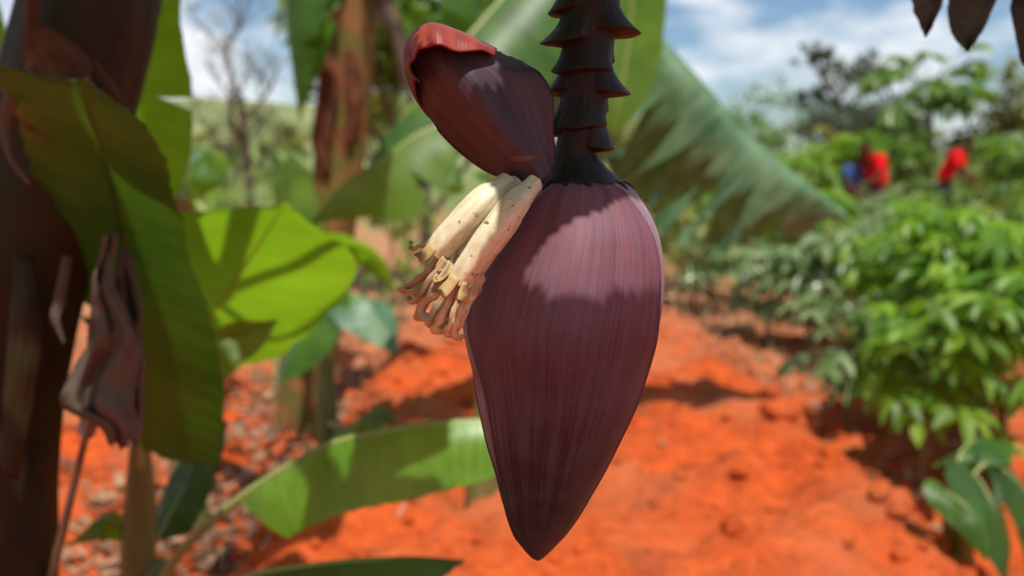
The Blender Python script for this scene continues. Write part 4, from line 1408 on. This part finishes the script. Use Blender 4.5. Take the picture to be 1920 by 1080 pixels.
# cassava and garden plants: (photo column, metres away, photo row of the top, leaves, leaf size, foliage, label)
CASS = [
    (1285, 9.5, 400, 26, 0.16, 'fol_olive', 'thin yellowing cassava right beside the flower bud'),
    (1335, 8.2, 440, 18, 0.15, 'fol_grey', 'sparse cassava under the middle of the torn leaf'),
    (1390, 9.0, 410, 26, 0.16, 'fol_mid', 'cassava bush below the torn leaf'),
    (1440, 7.0, 470, 18, 0.17, 'fol_grey', 'low pale cassava in front of the dry ground'),
    (1480, 10.5, 330, 34, 0.17, 'fol_bright', 'bright cassava at the tip of the torn leaf'),
    (1520, 6.8, 450, 22, 0.18, 'fol_grey', 'grey green cassava with hanging leaves'),
    (1525, 9.6, 352, 40, 0.18, 'fol_bright', 'tall bright cassava in front of the person in blue'),
    (1615, 6.5, 410, 32, 0.18, 'fol_grey', 'bushy grey green cassava below the red shirt'),
    (1690, 9.0, 365, 30, 0.17, 'fol_mid', 'mid green cassava between the two red shirts'),
    (1700, 5.6, 420, 34, 0.18, 'fol_bright', 'leafy bright cassava before the grey green one'),
    (1715, 8.0, 385, 30, 0.18, 'fol_grey', 'pale waxy cassava under the second red shirt'),
    (1795, 5.0, 415, 48, 0.19, 'fol_bright', 'dense bright green cassava, widest of the row'),
    (1935, 9.5, 290, 34, 0.15, 'fol_grey', 'grey green cassava behind the dense bright one'),
    (1860, 4.4, 370, 48, 0.18, 'fol_bright', 'nearest bright green cassava beside the frame edge'),
    (1945, 7.0, 240, 40, 0.15, 'fol_mid', 'tall mid green cassava under the rounded olive tree'),
    (2000, 5.2, 300, 40, 0.17, 'fol_mid', 'cassava cut by the picture edge'),
    (1850, 15.5, 240, 38, 0.20, 'fol_mid', 'cassava rising below the papaya'),
    (1700, 16.0, 262, 34, 0.20, 'fol_mid', 'cassava behind the two people in red'),
    (1610, 16.0, 240, 40, 0.24, 'fol_bright', 'bright cassava behind the person in blue'),
    (1230, 8.6, 350, 26, 0.17, 'fol_olive', 'yellow green cassava close behind the flower bud'),
    (1310, 10.5, 320, 30, 0.19, 'fol_bright', 'bright leafy cassava far below the start of the torn leaf'),
    (1365, 11.5, 300, 34, 0.2, 'fol_olive', 'olive cassava hidden behind the torn leaf fringes'),
    (1430, 12.0, 300, 36, 0.2, 'fol_bright', 'light green cassava behind the torn leaf tip'),
    (1500, 8.0, 380, 26, 0.17, 'fol_mid', 'dark cassava between the pale low ones'),
    (1600, 4.6, 560, 16, 0.15, 'fol_grey', 'small cassava at the edge of the red bed'),
    (1690, 4.6, 560, 26, 0.16, 'fol_mid', 'low leafy cassava filling the gap under the bright ones'),
    (1910, 3.9, 500, 40, 0.17, 'fol_bright', 'bright cassava over the orange stemmed sucker'),
    (1640, 7.6, 430, 30, 0.17, 'fol_bright', 'light cassava in the middle of the planting'),
    (1565, 7.8, 420, 28, 0.17, 'fol_olive', 'yellowing cassava among the grey green ones'),
    (1830, 6.5, 400, 36, 0.17, 'fol_grey', 'pale cassava rising between the bright ones'),
    (1632, 10.6, 352, 30, 0.13, 'fol_grey', 'pale cassava hiding the legs of one person in red'),
    (1752, 10.9, 350, 30, 0.13, 'fol_mid', 'cassava hiding the legs of the other person in red'),
    (1500, 15.0, 262, 36, 0.24, 'fol_bright', 'light green cassava beyond the torn leaf tip'),
    (1560, 18.0, 232, 40, 0.26, 'fol_olive', 'tall olive cassava under the skyline tree'),
    (1672, 18.5, 238, 44, 0.26, 'fol_bright', 'tall bright cassava between the two people in red'),
    (1800, 17.0, 232, 44, 0.26, 'fol_mid', 'tall cassava beside the papaya trunk'),
    (1875, 14.0, 250, 40, 0.22, 'fol_bright', 'bright tall cassava under the rounded olive tree'),
    (1930, 12.0, 240, 40, 0.2, 'fol_grey', 'pale tall cassava beside the rounded olive tree'),
    (1745, 3.8, 560, 26, 0.16, 'fol_bright', 'short leafy cassava over the dark furrow'),
]
for i, (px, Y, tp, nl, sz, fo, lb_) in enumerate(CASS):
    shrub('cassava_plant', lb_, 'cassava', px, Y, tp, int(nl * 1.9), sz * 1.15, 200 + i, fo, 'cassava plants in the garden', 0.014, 2 + i % 2, 0.35, 0.35)
LOWP = [
    (395, 6.5, 275, 16, 0.20, 'fol_bright', 'bright leafy shrub right of the tall dark leaf'),
    (440, 8.0, 300, 18, 0.17, 'fol_olive', 'olive shrub below the thorn tree'),
    (520, 9.0, 300, 22, 0.17, 'fol_mid', 'green shrub left of the brown trunk'),
    (700, 7.5, 330, 30, 0.17, 'fol_mid', 'leafy shrub right of the brown trunk'),
    (760, 9.0, 380, 24, 0.17, 'fol_olive', 'olive shrub behind the pale sunlit leaf'),
    (330, 5.0, 420, 20, 0.17, 'fol_mid', 'shrub behind the glowing leaf'),
    (845, 8.5, 540, 14, 0.12, 'fol_grey', 'pale low shrub beside the florets'),
    (860, 5.6, 712, 8, 0.06, 'fol_grey', 'tiny pale weed on the red bed'),
    (1250, 12.0, 330, 30, 0.2, 'fol_olive', 'yellowing shrub beyond the flower bud'),
    (1330, 13.0, 350, 30, 0.2, 'fol_mid', 'dark shrub far below the torn leaf'),
    (1100, 11.0, 300, 30, 0.2, 'fol_olive', 'shrub hidden mostly by the flower'),
]
for i, (px, Y, tp, nl, sz, fo, lb_) in enumerate(LOWP):
    shrub('garden_shrub', lb_, 'shrub', px, Y, tp, nl, sz, 300 + i, fo, 'shrubs round the garden', 0.01, 2, 0.2, 0.5, 5)

# ------------------------------------------------------------------ people at work among the cassava
def skin_obj(name, mat, parent, nodes, edges, sub=2):
    me = bpy.data.meshes.new(name)
    off = Vector(parent.location) if parent.parent is None else Vector(parent.parent.location)
    me.from_pydata([tuple(Vector(p[:3])) for p in nodes], edges, [])
    me.materials.append(mat)
    o = bpy.data.objects.new(name, me)
    COL.objects.link(o)
    o.parent = parent
    sk = o.modifiers.new('skin', 'SKIN')
    sk.use_smooth_shade = True
    for i, p in enumerate(nodes):
        v = me.skin_vertices[0].data[i]
        v.radius = (p[3], p[4] if len(p) > 4 else p[3])
        v.use_root = (i == 0)
    ss_ = o.modifiers.new('subd', 'SUBSURF')
    ss_.levels = ss_.render_levels = sub
    return o


def cloth_mat(name, c):
    k = NT(name)
    tc_ = k.n('ShaderNodeTexCoord')
    n = k.noise(tc_.outputs['Object'], 12, 4)
    return k.done(k.bsdf(k.mix(k.math('MULTIPLY', n, 0.4), c, tuple(x * 0.6 for x in c)), 0.85, 0.1))


M['skin'] = cloth_mat('skin_brown', (0.11, 0.05, 0.03))
M['hair'] = cloth_mat('hair_black', (0.012, 0.010, 0.009))
M['red_cloth'] = cloth_mat('cloth_red', (0.78, 0.012, 0.016))
M['blue_cloth'] = cloth_mat('cloth_blue', (0.05, 0.10, 0.30))
M['navy_cloth'] = cloth_mat('cloth_navy', (0.025, 0.035, 0.08))
M['grey_cloth'] = cloth_mat('cloth_grey', (0.36, 0.34, 0.36))


def person(label, px, Y, facing, top, legs, seed, lean=0.35, scale=1.0):
    """A figure leaning forward over the plants, hands reaching down to them."""
    g = gpt(px, Y)
    o = thing('person', label, 'person', g, 'people working among the cassava')
    o.rotation_euler = (0, 0, facing)
    o.scale = (scale,) * 3
    ln = lean
    hip = Vector((0, 0, 0.92))
    up = Vector((0, -math.sin(ln), math.cos(ln)))
    waist, chest, neck = hip + up * 0.14, hip + up * 0.38, hip + up * 0.53
    hd = (up + Vector((0, -0.35, 0))).normalized()
    head = neck + hd * 0.09
    crown_ = neck + hd * 0.24
    N, E = [], []

    def nd(p, *r_):
        N.append((*p, *r_))
        return len(N) - 1
    h = nd(hip, 0.145, 0.105)
    wv = nd(waist, 0.13, 0.095)
    cv = nd(chest, 0.155, 0.105)
    nk = nd(neck, 0.055)
    h1 = nd(neck + hd * 0.07, 0.06, 0.07)
    h2 = nd(neck + hd * 0.14, 0.075, 0.095)
    h3 = nd(crown_, 0.055, 0.07)
    nose = nd(neck + hd * 0.13 + Vector((0, -0.105, -0.03)), 0.014)
    E += [(h, wv), (wv, cv), (cv, nk), (nk, h1), (h1, h2), (h2, h3), (h2, nose)]
    hands = []
    for sx in (-1, 1):
        sh = nd(chest + up * 0.09 + Vector((sx * 0.18, 0, 0)), 0.062)
        el = nd(chest + Vector((sx * 0.24, -0.10, -0.20)), 0.042)
        wr = nd(chest + Vector((sx * 0.15, -0.30, -0.34)), 0.027)
        pl = nd(chest + Vector((sx * 0.14, -0.36, -0.39)), 0.036, 0.018)
        E += [(cv, sh), (sh, el), (el, wr), (wr, pl)]
        for q in range(4):
            a = nd(chest + Vector((sx * (0.115 + 0.018 * q), -0.405, -0.425)), 0.009)
            c2 = nd(chest + Vector((sx * (0.115 + 0.018 * q), -0.42, -0.465 + 0.006 * abs(q - 1.5))), 0.008)
            E += [(pl, a), (a, c2)]
        th = nd(chest + Vector((sx * 0.10, -0.37, -0.42)), 0.010)
        E += [(pl, th)]
        kn = nd(Vector((sx * 0.10, -0.05, 0.48)), 0.062)
        th0 = nd(Vector((sx * 0.09, 0, 0.80)), 0.088)
        an = nd(Vector((sx * 0.11, 0.02, 0.09)), 0.038)
        ft = nd(Vector((sx * 0.12, -0.10, 0.035)), 0.042, 0.030)
        to = nd(Vector((sx * 0.125, -0.18, 0.025)), 0.034, 0.020)
        E += [(h, th0), (th0, kn), (kn, an), (an, ft), (ft, to)]
    body = skin_obj('body', M['skin'], o, N, E)
    skin_obj('hair', M['hair'], o, [(*(neck + hd * 0.16 + Vector((0, 0.02, 0.01))), 0.082, 0.098), (*(neck + hd * 0.235 + Vector((0, 0.012, 0.005))), 0.068, 0.082)], [(0, 1)])
    T = [(*(hip - up * 0.03), 0.165, 0.125), (*waist, 0.155, 0.12), (*chest, 0.18, 0.13), (*(chest + up * 0.10), 0.13, 0.10)]
    ET = [(0, 1), (1, 2), (2, 3)]
    for sx in (-1, 1):
        T += [(*(chest + up * 0.09 + Vector((sx * 0.18, 0, 0))), 0.082, 0.082), (*(chest + Vector((sx * 0.232, -0.08, -0.14))), 0.066, 0.066)]
        ET += [(2, len(T) - 2), (len(T) - 2, len(T) - 1)]
    skin_obj('shirt', top, o, T, ET)
    L_ = [(*(hip + Vector((0, 0, 0.02))), 0.158, 0.12)]
    EL = []
    for sx in (-1, 1):
        L_ += [(sx * 0.09, 0, 0.78, 0.105), (sx * 0.10, -0.05, 0.48, 0.08), (sx * 0.11, 0.015, 0.16, 0.065)]
        k = len(L_)
        EL += [(0, k - 3), (k - 3, k - 2), (k - 2, k - 1)]
    skin_obj('trousers', legs, o, L_, EL)
    return o


person('person in a red shirt bending over the grey green cassava', 1640, 14.8, R(-70), M['red_cloth'], M['grey_cloth'], 1, 0.45, 1.12)
person('person in a red shirt working beneath the papaya tree', 1752, 15.0, R(55), M['red_cloth'], M['navy_cloth'], 2, 0.45, 1.12)
person('person in blue standing by the other in red', 1582, 15.0, R(20), M['blue_cloth'], M['navy_cloth'], 3, 0.3, 0.95)

# ------------------------------------------------------------------ ground cover
rg = random.Random(8)
b = MB()
for i in range(9000):
    y = rg.uniform(5.5, 16)
    x = rg.uniform(-6, 9) * (0.5 + y / 20)
    if BED_L - 0.1 < x < BED_R and y < 6.2 + rg.random() * 1.5:
        continue
    if noise.noise(Vector((x * 0.8, y * 0.8, 3))) < -0.05:
        continue
    z = ground_h(x, y)
    h = rg.uniform(0.08, 0.30)
    a = rg.uniform(0, 6.28)
    d = Vector((math.cos(a), math.sin(a), 0))
    s = Vector((-d.y, d.x, 0)) * rg.uniform(0.004, 0.009)
    p = Vector((x, y, z - 0.01))
    q = p + d * h * 0.25 + Vector((0, 0, h * 0.7))
    e = p + d * h * rg.uniform(0.4, 0.9) + Vector((0, 0, h * rg.uniform(0.6, 1.0)))
    k = len(b.v)
    for v in (p - s, p + s, q + s * 0.8, q - s * 0.8, e):
        b.add(v)
    b.f += [(k, k + 1, k + 2, k + 3), (k + 3, k + 2, k + 4)]
tag(b.build('dry_grass', M['dry'], None, False), 'dry straw coloured grass', kind='stuff')

b = MB()
for i in range(2600):
    if rg.random() < 0.6:
        y = rg.uniform(2.5, 6.0)
        x = BED_L - 0.12 - abs(rg.gauss(0, 0.45))
    else:
        y = rg.uniform(3.0, 9.0)
        x = rg.choice((BED_R + 0.1 + abs(rg.gauss(0, 0.7)), BED_L - abs(rg.gauss(0, 1.2))))
    z = ground_h(x, y) + rg.uniform(0.0, 0.035)
    a = rg.uniform(0, 6.28)
    leaflet(b, Vector((x, y, z)), Vector((math.cos(a), math.sin(a), rg.uniform(-0.1, 0.5))), Vector((rg.uniform(-.6, .6), rg.uniform(-.6, .6), 1)), rg.uniform(0.03, 0.12), rg.uniform(0.007, 0.024), rg.uniform(-0.5, 0.5))
for i in range(420):
    y = rg.uniform(2.7, 8.0)
    x = rg.uniform(BED_L, BED_R)
    if rg.random() > 0.25 + (y - 2.7) / 6:
        continue
    a = rg.uniform(0, 6.28)
    leaflet(b, Vector((x, y, ground_h(x, y) + 0.006)), Vector((math.cos(a), math.sin(a), rg.uniform(0, 0.3))), Vector((rg.uniform(-.5, .5), rg.uniform(-.5, .5), 1)), rg.uniform(0.02, 0.07), rg.uniform(0.004, 0.014), rg.uniform(-0.4, 0.4))
tag(b.build('leaf_litter', M['litter'], None, False), 'dry curled leaf litter', kind='stuff')
